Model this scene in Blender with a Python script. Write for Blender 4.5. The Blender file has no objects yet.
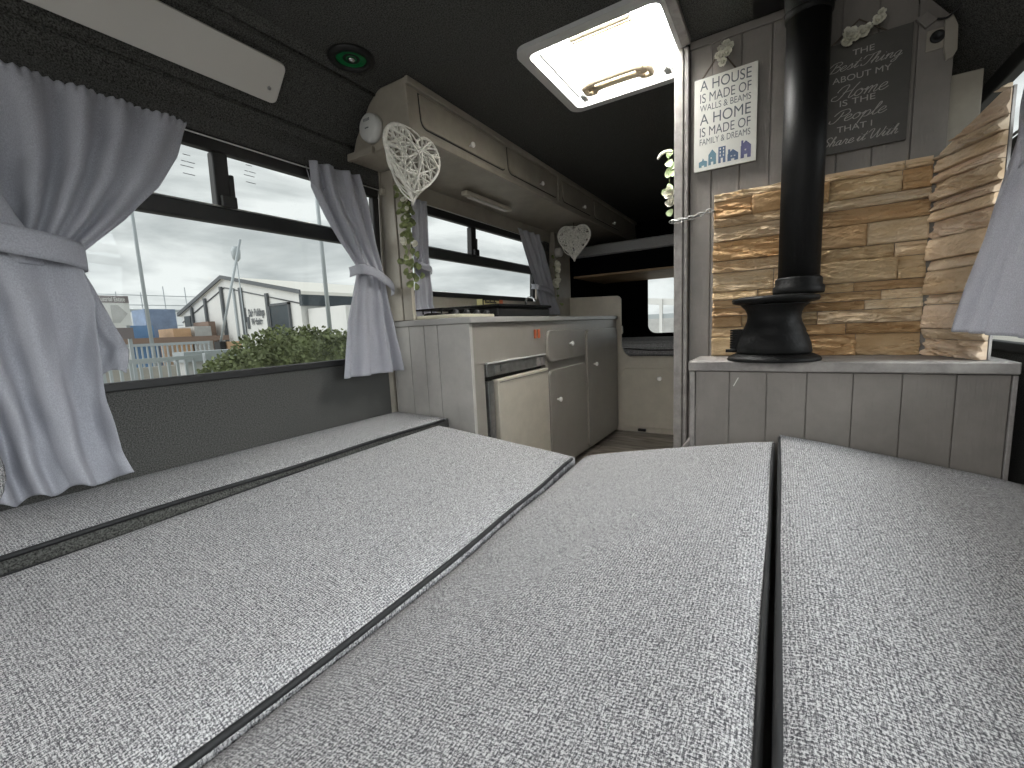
import bpy, bmesh, math, random
from mathutils import Vector, Matrix, noise
C = bpy.context.scene.collection
SC = bpy.context.scene
# ---------------------------------------------------------------- camera
yaw, pitch, roll = 0.557446666, 0.130854438, -0.0464730706
f = Vector((-math.sin(yaw)*math.cos(pitch), math.cos(yaw)*math.cos(pitch), -math.sin(pitch)))
r = Vector((math.cos(yaw), math.sin(yaw), 0)); u = r.cross(f)
r2 = math.cos(roll)*r+math.sin(roll)*u; u2 = -math.sin(roll)*r+math.cos(roll)*u
cam = bpy.data.cameras.new('camera'); camo = bpy.data.objects.new('camera', cam); C.objects.link(camo)
camo.matrix_world = Matrix(((r2.x, u2.x, -f.x, 0), (r2.y, u2.y, -f.y, 0), (r2.z, u2.z, -f.z, .87), (0, 0, 0, 1)))
cam.sensor_width = 36; cam.lens = 431.41/1024*36; cam.clip_start = .02; cam.clip_end = 500
SC.camera = camo
# ---------------------------------------------------------------- world: overcast sky
w = bpy.data.worlds.new('overcast_sky'); SC.world = w; w.use_nodes = True
nt = w.node_tree; nt.nodes.clear()
tc = nt.nodes.new('ShaderNodeTexCoord'); mp = nt.nodes.new('ShaderNodeMapping'); mp.inputs['Scale'].default_value = (1.6, 1.6, 6.5)
n1 = nt.nodes.new('ShaderNodeTexNoise'); n1.inputs['Scale'].default_value = 1.7; n1.inputs['Detail'].default_value = 6; n1.inputs['Roughness'].default_value = .55
n1.inputs['Distortion'].default_value = .4
cr = nt.nodes.new('ShaderNodeValToRGB'); e = cr.color_ramp.elements
e[0].position = .30; e[0].color = (.40, .44, .45, 1); e[1].position = .60; e[1].color = (.93, .97, .96, 1)
m_ = e.new(.45); m_.color = (.62, .66, .66, 1)
bg = nt.nodes.new('ShaderNodeBackground'); bg.inputs['Strength'].default_value = .84
wo = nt.nodes.new('ShaderNodeOutputWorld'); L = nt.links.new
L(tc.outputs['Generated'], mp.inputs['Vector']); L(mp.outputs[0], n1.inputs['Vector']); L(n1.outputs[0], cr.inputs[0]); L(cr.outputs[0], bg.inputs[0]); L(bg.outputs[0], wo.inputs[0])
# ---------------------------------------------------------------- light
def light(name, kind, loc, rot, power, **k):
    l = bpy.data.lights.new(name, kind); l.energy = power
    for a, b in k.items(): setattr(l, a, b)
    o = bpy.data.objects.new(name, l); o.location = loc; o.rotation_euler = rot; C.objects.link(o); return o
R = math.radians
# soft daylight of the bright overcast sky, from the left and above
light('daylight', 'SUN', (-5, 0, 8), (R(38), R(-38), 0), 1.5, angle=R(70), color=(1, .99, .97))
# daylight through the open rear doors behind the camera
light('rear_door_daylight', 'AREA', (-.5, -1.25, 1.35), (R(66), 0, 0), 4, spread=R(110), shape='RECTANGLE', size=1.7, size_y=1.1, color=(1, .98, .95))
# daylight through the roof hatch, from above the dome
light('roof_hatch_daylight', 'AREA', (-.55, 1.64, 2.15), (0, 0, 0), 78, shape='RECTANGLE', size=.6, size_y=.6, color=(1, .99, .97))
# daylight through the right hand window
light('right_window_daylight', 'AREA', (.80, .6, 1.12), (0, R(64), 0), 10, spread=R(68), shape='RECTANGLE', size=.7, size_y=1.9, color=(.95, .98, 1))
vs = SC.view_settings; vs.view_transform = 'Standard'; vs.look = 'None'; vs.gamma = 1; vs.use_curve_mapping = False; vs.exposure = .27

# ================================================================ materials
def mat(name, col, rough=.6, metal=0, noise_amt=0, nscale=30, bump=0, bscale=200, bstretch=(1, 1, 1), col2=None, spec=None):
    m = bpy.data.materials.new(name); m.use_nodes = True; nt = m.node_tree; b = nt.nodes['Principled BSDF']
    b.inputs['Base Color'].default_value = (*col, 1); b.inputs['Roughness'].default_value = rough; b.inputs['Metallic'].default_value = metal
    if spec is not None: b.inputs['Specular IOR Level'].default_value = spec
    L = nt.links.new
    tc = nt.nodes.new('ShaderNodeTexCoord')
    if noise_amt or col2:
        n = nt.nodes.new('ShaderNodeTexNoise'); n.inputs['Scale'].default_value = nscale; n.inputs['Detail'].default_value = 5; n.inputs['Roughness'].default_value = .65
        L(tc.outputs['Object'], n.inputs['Vector'])
        cr = nt.nodes.new('ShaderNodeValToRGB'); L(n.outputs[0], cr.inputs[0])
        c2 = col2 or [c*(1-noise_amt) for c in col]
        cr.color_ramp.elements[0].position = .35; cr.color_ramp.elements[1].position = .65
        cr.color_ramp.elements[0].color = (*c2, 1); cr.color_ramp.elements[1].color = (*[min(1, c*(1+noise_amt)) for c in col], 1)
        L(cr.outputs[0], b.inputs['Base Color'])
    if bump:
        mp = nt.nodes.new('ShaderNodeMapping'); mp.inputs['Scale'].default_value = bstretch; L(tc.outputs['Object'], mp.inputs[0])
        n = nt.nodes.new('ShaderNodeTexNoise'); n.inputs['Scale'].default_value = bscale; n.inputs['Detail'].default_value = 3; L(mp.outputs[0], n.inputs['Vector'])
        bp = nt.nodes.new('ShaderNodeBump'); bp.inputs['Strength'].default_value = bump; bp.inputs['Distance'].default_value = .002
        L(n.outputs[0], bp.inputs['Height']); L(bp.outputs[0], b.inputs['Normal'])
    return m
def weave(name, c1, c2, scale, thread=9, bump=.5, translucent=0, lo=.42, hi=.58, mid=None, rows=0, pitch=.005):
    """two crossed stretched noises = woven threads"""
    m = bpy.data.materials.new(name); m.use_nodes = True; nt = m.node_tree; b = nt.nodes['Principled BSDF']; L = nt.links.new
    b.inputs['Roughness'].default_value = .95; b.inputs['Specular IOR Level'].default_value = .15
    tc = nt.nodes.new('ShaderNodeTexCoord'); outs = []
    for st in ((1, thread, thread), (thread, 1, 1)):
        mp = nt.nodes.new('ShaderNodeMapping'); mp.inputs['Scale'].default_value = st; L(tc.outputs['Object'], mp.inputs[0])
        n = nt.nodes.new('ShaderNodeTexNoise'); n.inputs['Scale'].default_value = scale; n.inputs['Detail'].default_value = 2; n.inputs['Roughness'].default_value = .6
        L(mp.outputs[0], n.inputs['Vector']); outs.append(n.outputs[0])
    mx = nt.nodes.new('ShaderNodeMath'); mx.operation = 'ADD'; L(outs[0], mx.inputs[0]); L(outs[1], mx.inputs[1])
    hf = nt.nodes.new('ShaderNodeMath'); hf.operation = 'MULTIPLY'; hf.inputs[1].default_value = .5; L(mx.outputs[0], hf.inputs[0])
    if rows:   # regular warp and weft threads, slightly wandering
        sx = nt.nodes.new('ShaderNodeSeparateXYZ'); L(tc.outputs['Object'], sx.inputs[0]); wn = nt.nodes.new('ShaderNodeTexNoise'); wn.inputs['Scale'].default_value = 60; L(tc.outputs['Object'], wn.inputs['Vector'])
        acc = hf.outputs[0]
        for ax_, ph_ in (('X', 5.0), ('Y', 3.0)):
            a1 = nt.nodes.new('ShaderNodeMath'); a1.operation = 'MULTIPLY'; a1.inputs[1].default_value = 2*math.pi/pitch; L(sx.outputs[ax_], a1.inputs[0])
            a2 = nt.nodes.new('ShaderNodeMath'); a2.operation = 'MULTIPLY_ADD'; a2.inputs[1].default_value = ph_; L(wn.outputs[0], a2.inputs[0]); L(a1.outputs[0], a2.inputs[2])
            a3 = nt.nodes.new('ShaderNodeMath'); a3.operation = 'SINE'; L(a2.outputs[0], a3.inputs[0])
            a4 = nt.nodes.new('ShaderNodeMath'); a4.operation = 'MULTIPLY_ADD'; a4.inputs[1].default_value = rows; L(a3.outputs[0], a4.inputs[0]); L(acc, a4.inputs[2]); acc = a4.outputs[0]
        class _H: outputs = [acc]
        hf = _H
    cr = nt.nodes.new('ShaderNodeValToRGB'); cr.color_ramp.elements[0].position = lo; cr.color_ramp.elements[1].position = hi
    cr.color_ramp.elements[0].color = (*c1, 1); cr.color_ramp.elements[1].color = (*c2, 1); L(hf.outputs[0], cr.inputs[0])
    if mid: q = cr.color_ramp.elements.new((lo+hi)/2); q.color = (*mid, 1)
    L(cr.outputs[0], b.inputs['Base Color'])
    bp = nt.nodes.new('ShaderNodeBump'); bp.inputs['Strength'].default_value = bump; bp.inputs['Distance'].default_value = .0015
    L(hf.outputs[0], bp.inputs['Height']); L(bp.outputs[0], b.inputs['Normal'])
    if translucent:
        tr = nt.nodes.new('ShaderNodeBsdfTranslucent'); L(cr.outputs[0], tr.inputs[0]); ms = nt.nodes.new('ShaderNodeMixShader'); ms.inputs[0].default_value = translucent
        L(b.outputs[0], ms.inputs[1]); L(tr.outputs[0], ms.inputs[2]); L(ms.outputs[0], nt.nodes['Material Output'].inputs[0])
    return m
def attr_mat(name, rough, bump, bscale, mixn=.35, nscale=14):
    """per-piece colour stored on the mesh, with mottling"""
    m = bpy.data.materials.new(name); m.use_nodes = True; nt = m.node_tree; b = nt.nodes['Principled BSDF']; L = nt.links.new
    b.inputs['Roughness'].default_value = rough; b.inputs['Specular IOR Level'].default_value = .25
    at = nt.nodes.new('ShaderNodeAttribute'); at.attribute_name = 'Col'; tc = nt.nodes.new('ShaderNodeTexCoord')
    mp = nt.nodes.new('ShaderNodeMapping'); mp.inputs['Scale'].default_value = (.6, .6, 1.8); L(tc.outputs['Object'], mp.inputs[0])
    n = nt.nodes.new('ShaderNodeTexNoise'); n.inputs['Scale'].default_value = nscale; n.inputs['Detail'].default_value = 6; L(mp.outputs[0], n.inputs['Vector'])
    cr = nt.nodes.new('ShaderNodeValToRGB'); cr.color_ramp.elements[0].position = .35; cr.color_ramp.elements[1].position = .68
    cr.color_ramp.elements[0].color = (.80, .72, .60, 1); cr.color_ramp.elements[1].color = (1.0, 1.0, 1.0, 1); L(n.outputs[0], cr.inputs[0])
    mx = nt.nodes.new('ShaderNodeMix'); mx.data_type = 'RGBA'; mx.blend_type = 'MULTIPLY'; mx.inputs[0].default_value = .8
    L(at.outputs[0], mx.inputs[6]); L(cr.outputs[0], mx.inputs[7]); L(mx.outputs[2], b.inputs['Base Color'])
    n2 = nt.nodes.new('ShaderNodeTexNoise'); n2.inputs['Scale'].default_value = bscale; n2.inputs['Detail'].default_value = 6; L(mp.outputs[0], n2.inputs['Vector'])
    bp = nt.nodes.new('ShaderNodeBump'); bp.inputs['Strength'].default_value = bump; bp.inputs['Distance'].default_value = .006; L(n2.outputs[0], bp.inputs['Height']); L(bp.outputs[0], b.inputs['Normal'])
    return m
M = {}
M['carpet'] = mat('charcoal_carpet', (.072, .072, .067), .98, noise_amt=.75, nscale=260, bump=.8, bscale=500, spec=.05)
M['wallcarpet'] = mat('grey_wall_carpet', (.078, .078, .074), .98, noise_amt=.6, nscale=300, bump=.8, bscale=500, spec=.05)
M['black'] = mat('black_rubber', (.006, .006, .006), .55)
M['blackfab'] = mat('black_fabric', (.004, .004, .005), .98, spec=.02)
M['cream'] = mat('cream_paint', (.52, .48, .40), .45, noise_amt=.06, nscale=12, bump=.15, bscale=60)
M['mush'] = mat('mushroom_paint', (.33, .30, .25), .42, noise_amt=.10, nscale=9, bump=.25, bscale=50, bstretch=(1, 1, .2))
M['grey'] = mat('warm_grey_gloss_paint', (.25, .232, .205), .30, noise_amt=.05, nscale=6, bump=.12, bscale=30)
M['greyplank'] = mat('grey_painted_plank', (.39, .375, .35), .42, noise_amt=.08, nscale=10, bump=.4, bscale=60, bstretch=(4, 4, .3))
M['stovegrey'] = mat('mid_grey_painted_plank', (.222, .202, .182), .45, noise_amt=.10, nscale=8, bump=.4, bscale=60, bstretch=(4, 4, .3))
M['worn'] = mat('worn_grey_paint', (.31, .29, .27), .5, col2=(.22, .205, .195), nscale=22, noise_amt=.1, bump=.5, bscale=40)
M['worktop'] = mat('grey_worktop', (.33, .32, .305), .25, noise_amt=.04, nscale=8)
M['white'] = mat('white_plastic', (.62, .62, .60), .4)
M['dimwhite'] = mat('off_white_panel', (.62, .60, .56), .5)
M['hatchframe'] = mat('grey_white_plastic', (.50, .50, .49), .45)
M['porcelain'] = mat('white_porcelain', (.85, .84, .80), .15)
M['steel'] = mat('brushed_steel', (.32, .32, .31), .35, .8, noise_amt=.15, nscale=20)
M['chrome'] = mat('chrome', (.7, .7, .7), .15, 1)
M['iron'] = mat('black_cast_iron', (.006, .006, .006), .55, spec=.18, bump=.4, bscale=160)
M['pipeblack'] = mat('matt_black_enamel', (.007, .007, .007), .5, spec=.25, bump=.25, bscale=300)
M['piping'] = mat('black_piping', (.006, .006, .007), .7)
M['wicker'] = mat('white_washed_wicker', (.78, .76, .70), .8, noise_amt=.15, nscale=80)
M['ivy'] = mat('ivy_green', (.17, .20, .075), .6, noise_amt=.6, nscale=25)
M['palegreen'] = mat('pale_green_petal', (.55, .66, .38), .7, noise_amt=.2, nscale=50)
M['petal'] = mat('white_petal', (.74, .72, .62), .7, noise_amt=.1, nscale=50)
M['string'] = mat('jute_string', (.10, .08, .06), .9)
M['signwhite'] = mat('white_sign_board', (.70, .69, .63), .6, noise_amt=.03, nscale=30)
M['signgrey'] = mat('dark_grey_sign_board', (.072, .068, .060), .6, noise_amt=.08, nscale=20)
M['lettergrey'] = mat('grey_lettering', (.12, .13, .14), .7)
M['letterwhite'] = mat('pale_lettering', (.42, .40, .37), .7)
M['teal'] = mat('teal_print', (.10, .19, .24), .7); M['indigo'] = mat('indigo_print', (.10, .10, .20), .7); M['slateblue'] = mat('slate_blue_print', (.08, .12, .20), .7)
M['wood'] = mat('pale_plywood', (.30, .20, .11), .6, noise_amt=.15, nscale=6)
M['cushion'] = weave('grey_tweed', (.06, .059, .066), (.54, .535, .535), 250, 3.2, .55, lo=.415, hi=.585, mid=(.225, .222, .226), rows=.027, pitch=.0046)
M['bedside'] = weave('grey_tweed_side', (.10, .10, .11), (.52, .52, .52), 190, 3.2, .5, lo=.41, hi=.59, mid=(.26, .26, .26), rows=.028)
M['curtain'] = weave('grey_linen', (.35, .355, .39), (.47, .475, .52), 280, 5, .15, translucent=.14)
M['hob'] = mat('cream_enamel', (.55, .52, .40), .35)
M['red'] = mat('orange_plastic', (.45, .10, .03), .4)
M['green'] = mat('green_plastic', (.0, .16, .04), .35)
M['yellow'] = mat('yellow_card', (.50, .46, .22), .6)
M['amber'] = mat('cream_plastic_handle', (.62, .52, .38), .4)
M['stone'] = attr_mat('split_face_sandstone', .8, .9, 40)
def dome_mat():
    m = bpy.data.materials.new('translucent_dome'); m.use_nodes = True; nt = m.node_tree; L = nt.links.new
    tr = nt.nodes.new('ShaderNodeBsdfTranslucent'); tr.inputs[0].default_value = (.95, .95, .93, 1)
    tp = nt.nodes.new('ShaderNodeBsdfTransparent'); ms = nt.nodes.new('ShaderNodeMixShader'); ms.inputs[0].default_value = .35
    L(tr.outputs[0], ms.inputs[1]); L(tp.outputs[0], ms.inputs[2]); L(ms.outputs[0], nt.nodes['Material Output'].inputs[0]); return m
M['dome'] = dome_mat()
def glass_mat():
    m = bpy.data.materials.new('window_glass'); m.use_nodes = True; nt = m.node_tree; L = nt.links.new
    tp = nt.nodes.new('ShaderNodeBsdfTransparent'); tp.inputs[0].default_value = (.95, .97, .965, 1)
    gl = nt.nodes.new('ShaderNodeBsdfGlossy'); gl.inputs['Roughness'].default_value = .02; ms = nt.nodes.new('ShaderNodeMixShader'); ms.inputs[0].default_value = .03
    L(tp.outputs[0], ms.inputs[1]); L(gl.outputs[0], ms.inputs[2]); L(ms.outputs[0], nt.nodes['Material Output'].inputs[0]); return m
M['glass'] = glass_mat()
def floor_mat():
    m = mat('wood_effect_vinyl', (.16, .135, .11), .45); nt = m.node_tree; b = nt.nodes['Principled BSDF']; L = nt.links.new
    tc = nt.nodes.new('ShaderNodeTexCoord'); mp = nt.nodes.new('ShaderNodeMapping'); mp.inputs['Scale'].default_value = (3, 14, 1); L(tc.outputs['Object'], mp.inputs[0])
    n = nt.nodes.new('ShaderNodeTexNoise'); n.inputs['Scale'].default_value = 2; n.inputs['Detail'].default_value = 6; L(mp.outputs[0], n.inputs['Vector'])
    br = nt.nodes.new('ShaderNodeTexBrick'); br.inputs['Scale'].default_value = 1; br.inputs['Brick Width'].default_value = 1.1; br.inputs['Row Height'].default_value = .12; br.inputs['Mortar Size'].default_value = .003
    br.inputs['Color1'].default_value = (.7, .7, .7, 1); br.inputs['Color2'].default_value = (1.1, 1.1, 1.1, 1); br.inputs['Mortar'].default_value = (.3, .3, .3, 1); L(tc.outputs['Object'], br.inputs['Vector'])
    cr = nt.nodes.new('ShaderNodeValToRGB'); cr.color_ramp.elements[0].position = .35; cr.color_ramp.elements[1].position = .7
    cr.color_ramp.elements[0].color = (.12, .095, .075, 1); cr.color_ramp.elements[1].color = (.30, .27, .235, 1); L(n.outputs[0], cr.inputs[0])
    mx = nt.nodes.new('ShaderNodeMix'); mx.data_type = 'RGBA'; mx.blend_type = 'MULTIPLY'; mx.inputs[0].default_value = 1; L(cr.outputs[0], mx.inputs[6]); L(br.outputs[0], mx.inputs[7]); L(mx.outputs[2], b.inputs['Base Color']); return m
M['vinyl'] = floor_mat()

# ================================================================ helpers
ORG = {}
class MB:
    def __init__(s): s.bm = bmesh.new()
    def box(s, x0, x1, y0, y1, z0, z1, mi=0):
        v = [s.bm.verts.new(p) for p in ((x0,y0,z0),(x1,y0,z0),(x1,y1,z0),(x0,y1,z0),(x0,y0,z1),(x1,y0,z1),(x1,y1,z1),(x0,y1,z1))]
        for q in ((3,2,1,0),(4,5,6,7),(0,1,5,4),(1,2,6,5),(2,3,7,6),(3,0,4,7)): s.bm.faces.new([v[i] for i in q]).material_index = mi
        return s
    def hexa(s, P, mi=0):
        v = [s.bm.verts.new(p) for p in P]
        for q in ((3,2,1,0),(4,5,6,7),(0,1,5,4),(1,2,6,5),(2,3,7,6),(3,0,4,7)): s.bm.faces.new([v[i] for i in q]).material_index = mi
        return s
    def prism(s, pts, vec, mi=0):
        vec = Vector(vec); a = [s.bm.verts.new(p) for p in pts]; b = [s.bm.verts.new(Vector(p)+vec) for p in pts]; n = len(a)
        s.bm.faces.new(a[::-1]).material_index = mi; s.bm.faces.new(b).material_index = mi
        for i in range(n): s.bm.faces.new((a[i], a[(i+1)%n], b[(i+1)%n], b[i])).material_index = mi
        return s
    def tube(s, pts, rad, seg=8, closed=False, mi=0, caps=True):
        pts = [Vector(p) for p in pts]; n = len(pts); rings = []
        up = Vector((0, 0, 1)); prev = None
        for i, p in enumerate(pts):
            if closed: t = pts[(i+1)%n]-pts[i-1]
            else: t = pts[min(i+1, n-1)]-pts[max(i-1, 0)]
            if t.length < 1e-9: t = Vector((0, 0, 1))
            t.normalize()
            if prev is None:
                a = t.cross(up);
                if a.length < 1e-3: a = t.cross(Vector((1, 0, 0)))
            else:
                a = prev-t*prev.dot(t)
                if a.length < 1e-4: a = t.cross(up)
            a.normalize(); prev = a; b = t.cross(a); rr = rad[i] if isinstance(rad, (list, tuple)) else rad
            rings.append([s.bm.verts.new(p+rr*(math.cos(2*math.pi*k/seg)*a+math.sin(2*math.pi*k/seg)*b)) for k in range(seg)])
        m = n if closed else n-1
        for i in range(m):
            A, B = rings[i], rings[(i+1)%n]
            for k in range(seg):
                fc = s.bm.faces.new((A[k], A[(k+1)%seg], B[(k+1)%seg], B[k])); fc.smooth = True; fc.material_index = mi
        if not closed and caps:
            s.bm.faces.new(rings[0][::-1]).material_index = mi; s.bm.faces.new(rings[-1]).material_index = mi
        return s
    def lathe(s, prof, c, axis=(0, 0, 1), seg=32, mi=0, smooth=True):
        axis = Vector(axis).normalized(); a = axis.orthogonal().normalized(); b = axis.cross(a); c = Vector(c); rings = []
        for rr, h in prof:
            rings.append([s.bm.verts.new(c+axis*h+rr*(math.cos(2*math.pi*k/seg)*a+math.sin(2*math.pi*k/seg)*b)) for k in range(seg)] if rr > 1e-6 else [s.bm.verts.new(c+axis*h)])
        for A, B in zip(rings, rings[1:]):
            for k in range(seg):
                q = [A[k%len(A)], A[(k+1)%len(A)], B[(k+1)%len(B)], B[k%len(B)]]
                q2 = []
                for v in q:
                    if v not in q2: q2.append(v)
                if len(q2) > 2: fc = s.bm.faces.new(q2); fc.smooth = smooth; fc.material_index = mi
        if len(rings[0]) > 1: s.bm.faces.new(rings[0][::-1]).material_index = mi
        if len(rings[-1]) > 1: s.bm.faces.new(rings[-1]).material_index = mi
        return s
    def grid(s, fn, nu, nv, mi=0, smooth=True):
        V = [[s.bm.verts.new(fn(i/nu, j/nv)) for j in range(nv+1)] for i in range(nu+1)]
        for i in range(nu):
            for j in range(nv):
                fc = s.bm.faces.new((V[i][j], V[i+1][j], V[i+1][j+1], V[i][j+1])); fc.smooth = smooth; fc.material_index = mi
        return V
    def ball(s, c, rx, ry=None, rz=None, sub=2, mi=0):
        ry = ry or rx; rz = rz or rx
        d = bmesh.ops.create_icosphere(s.bm, subdivisions=sub, radius=1)
        for v in d['verts']: v.co = Vector((v.co.x*rx, v.co.y*ry, v.co.z*rz))+Vector(c)
        for v in d['verts']:
            for fc in v.link_faces: fc.smooth = True; fc.material_index = mi
        return s
    def build(s, name, m, parent=None, bevel=0, solid=0, subsurf=0, seg=2, base=None, keepn=False):
        if not keepn: bmesh.ops.recalc_face_normals(s.bm, faces=s.bm.faces)
        if parent is not None: org = ORG[parent.name]
        elif base is not None: org = Vector(base)
        else:
            lo = Vector([min(v.co[i] for v in s.bm.verts) for i in range(3)]); hi = Vector([max(v.co[i] for v in s.bm.verts) for i in range(3)])
            org = Vector(((lo.x+hi.x)/2, (lo.y+hi.y)/2, lo.z))
        for v in s.bm.verts: v.co -= org
        me = bpy.data.meshes.new(name); s.bm.to_mesh(me); s.bm.free()
        for x in (m if isinstance(m, (list, tuple)) else [m]): me.materials.append(x)
        o = bpy.data.objects.new(name, me); C.objects.link(o); ORG[o.name] = org
        if parent is not None: o.parent = parent
        else: o.location = org
        if solid: q = o.modifiers.new('s', 'SOLIDIFY'); q.thickness = solid; q.offset = 0
        if bevel:
            q = o.modifiers.new('b', 'BEVEL'); q.width = bevel; q.segments = seg; q.limit_method = 'ANGLE'; q.angle_limit = R(40)
        if subsurf: q = o.modifiers.new('ss', 'SUBSURF'); q.levels = q.render_levels = subsurf
        return o
def tag(o, label, cat, group=None):
    o['label'] = label; o['category'] = cat
    if group: o['group'] = group
    return o
def thing(name, label, cat, loc, group=None):
    o = bpy.data.objects.new(name, None); o.empty_display_size = .05; C.objects.link(o); o.location = loc; ORG[o.name] = Vector(loc); return tag(o, label, cat, group)
def struct(o, label=None):
    o['kind'] = 'structure'
    if label: o['label'] = label
    return o
def rrect(a0, a1, b0, b1, rad, n=6, corners=(1, 1, 1, 1)):
    """rounded rectangle outline; corners: a0b0, a1b0, a1b1, a0b1"""
    out = []
    for (cx, cy, s0, on) in ((a0, b0, 180, corners[0]), (a1, b0, 270, corners[1]), (a1, b1, 0, corners[2]), (a0, b1, 90, corners[3])):
        if not on: out.append((cx, cy)); continue
        ox = cx+rad if cx == a0 else cx-rad; oy = cy+rad if cy == b0 else cy-rad
        for k in range(n+1):
            t = R(s0+90*k/n); out.append((ox+rad*math.cos(t), oy+rad*math.sin(t)))
    return out
def catmull(P, n=6):
    P = [Vector(p) for p in P]; out = []
    for i in range(len(P)-1):
        a = P[max(i-1, 0)]; b = P[i]; c = P[i+1]; d = P[min(i+2, len(P)-1)]
        for k in range(n):
            t = k/n; out.append(.5*((2*b)+(-a+c)*t+(2*a-5*b+4*c-d)*t*t+(-a+3*b-3*c+d)*t**3))
    out.append(P[-1]); return out
def interp(rows, z):
    """rows sorted by descending first value; smooth interpolation of the other values"""
    if z >= rows[0][0]: return rows[0][1:]
    for a, b in zip(rows, rows[1:]):
        if b[0] <= z <= a[0]:
            t = (a[0]-z)/(a[0]-b[0]); return tuple(p+(q-p)*t for p, q in zip(a[1:], b[1:]))
    return rows[-1][1:]

# ================================================================ VAN SHELL
def wx(z, side=-1):    # inner face of the side walls, slightly tumbling in
    return (-1.57+.05*max(0, z-.76)) if side < 0 else (.53-.05*max(0, z-.76))
def wallpiece(mb, side, y0, y1, z0, z1, t=.04, mi=0):
    zs = [z0]+([.76] if z0 < .76 < z1 else [])+[z1]
    for a, b in zip(zs, zs[1:]):
        x0, x1 = wx(a, side), wx(b, side); o = -t if side < 0 else t
        mb.hexa([(x0+o, y0, a), (x0, y0, a), (x0, y1, a), (x0+o, y1, a), (x1+o, y0, b), (x1, y0, b), (x1, y1, b), (x1+o, y1, b)], mi)
    return mb
# floor
struct(MB().box(-1.62, .60, -.9, 5.0, -.05, 0).build('floor', M['vinyl']))
# left wall
mb = MB()
wallpiece(mb, -1, -.9, 1.42, 0, .745); wallpiece(mb, -1, -.9, 4.4, 1.497, 1.56); wallpiece(mb, -1, -.9, -.7, .745, 1.497)
wallpiece(mb, -1, 2.95, 4.4, 0, 1.497)
struct(mb.build('wall_left', M['wallcarpet']))
mb = MB(); wallpiece(mb, -1, 1.42, 2.95, 0, 1.068); struct(mb.build('trim_1', M['mush']), 'mushroom painted panel below the kitchen window')
mb = MB(); wallpiece(mb, -1, 1.42, 3.1, 1.5, 1.62, .03); 
for v in mb.bm.verts: v.co.x += .008
struct(mb.build('trim_2', M['mush']), 'painted rail above the kitchen window')
# right wall
mb = MB(); wallpiece(mb, 1, -.9, 4.4, 0, .745); wallpiece(mb, 1, -.9, 4.4, 1.497, 1.56); wallpiece(mb, 1, -.9, -.6, .745, 1.497); wallpiece(mb, 1, 2.6, 4.4, .745, 1.497)
struct(mb.build('wall_right', M['wallcarpet']))
# ceiling with hatch hole and coves
HX0, HX1, HY0, HY1 = -.765, -.325, 1.42, 1.87
mb = MB(); X0, X1 = -1.32, .20
mb.box(X0, X1, -.9, HY0, 1.805, 1.835); mb.box(X0, X1, HY1, 5, 1.805, 1.835); mb.box(X0, HX0, HY0, HY1, 1.805, 1.835); mb.box(HX1, X1, HY0, HY1, 1.805, 1.835)
def cove(mb, P):
    for (xa, za), (xb, zb) in zip(P, P[1:]):
        mb.hexa([(xa, -.9, za), (xb, -.9, zb), (xb, 5, zb), (xa, 5, za), (xa, -.9, za+.03), (xb, -.9, zb+.03), (xb, 5, zb+.03), (xa, 5, za+.03)])
cove(mb, [(-1.32, 1.805), (-1.37, 1.785), (-1.40, 1.770), (-1.495, 1.665), (-1.53, 1.60), (-1.534, 1.55), (-1.57, 1.50)])
cove(mb, [(.20, 1.805), (.27, 1.77), (.34, 1.70), (.385, 1.635), (.42, 1.58), (.49, 1.50), (.53, 1.49)])
struct(mb.build('ceiling', M['carpet']))
# moulding along the edge of the flat ceiling
mb = MB().tube([(-1.365, -.85, 1.787), (-1.365, 1.28, 1.787)], .007, 8); struct(mb.build('trim_3', M['carpet']))
mb = MB().tube([(-1.515, -.85, 1.63), (-1.515, 1.28, 1.63)], .006, 8); struct(mb.build('trim_4', M['carpet']))

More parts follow.
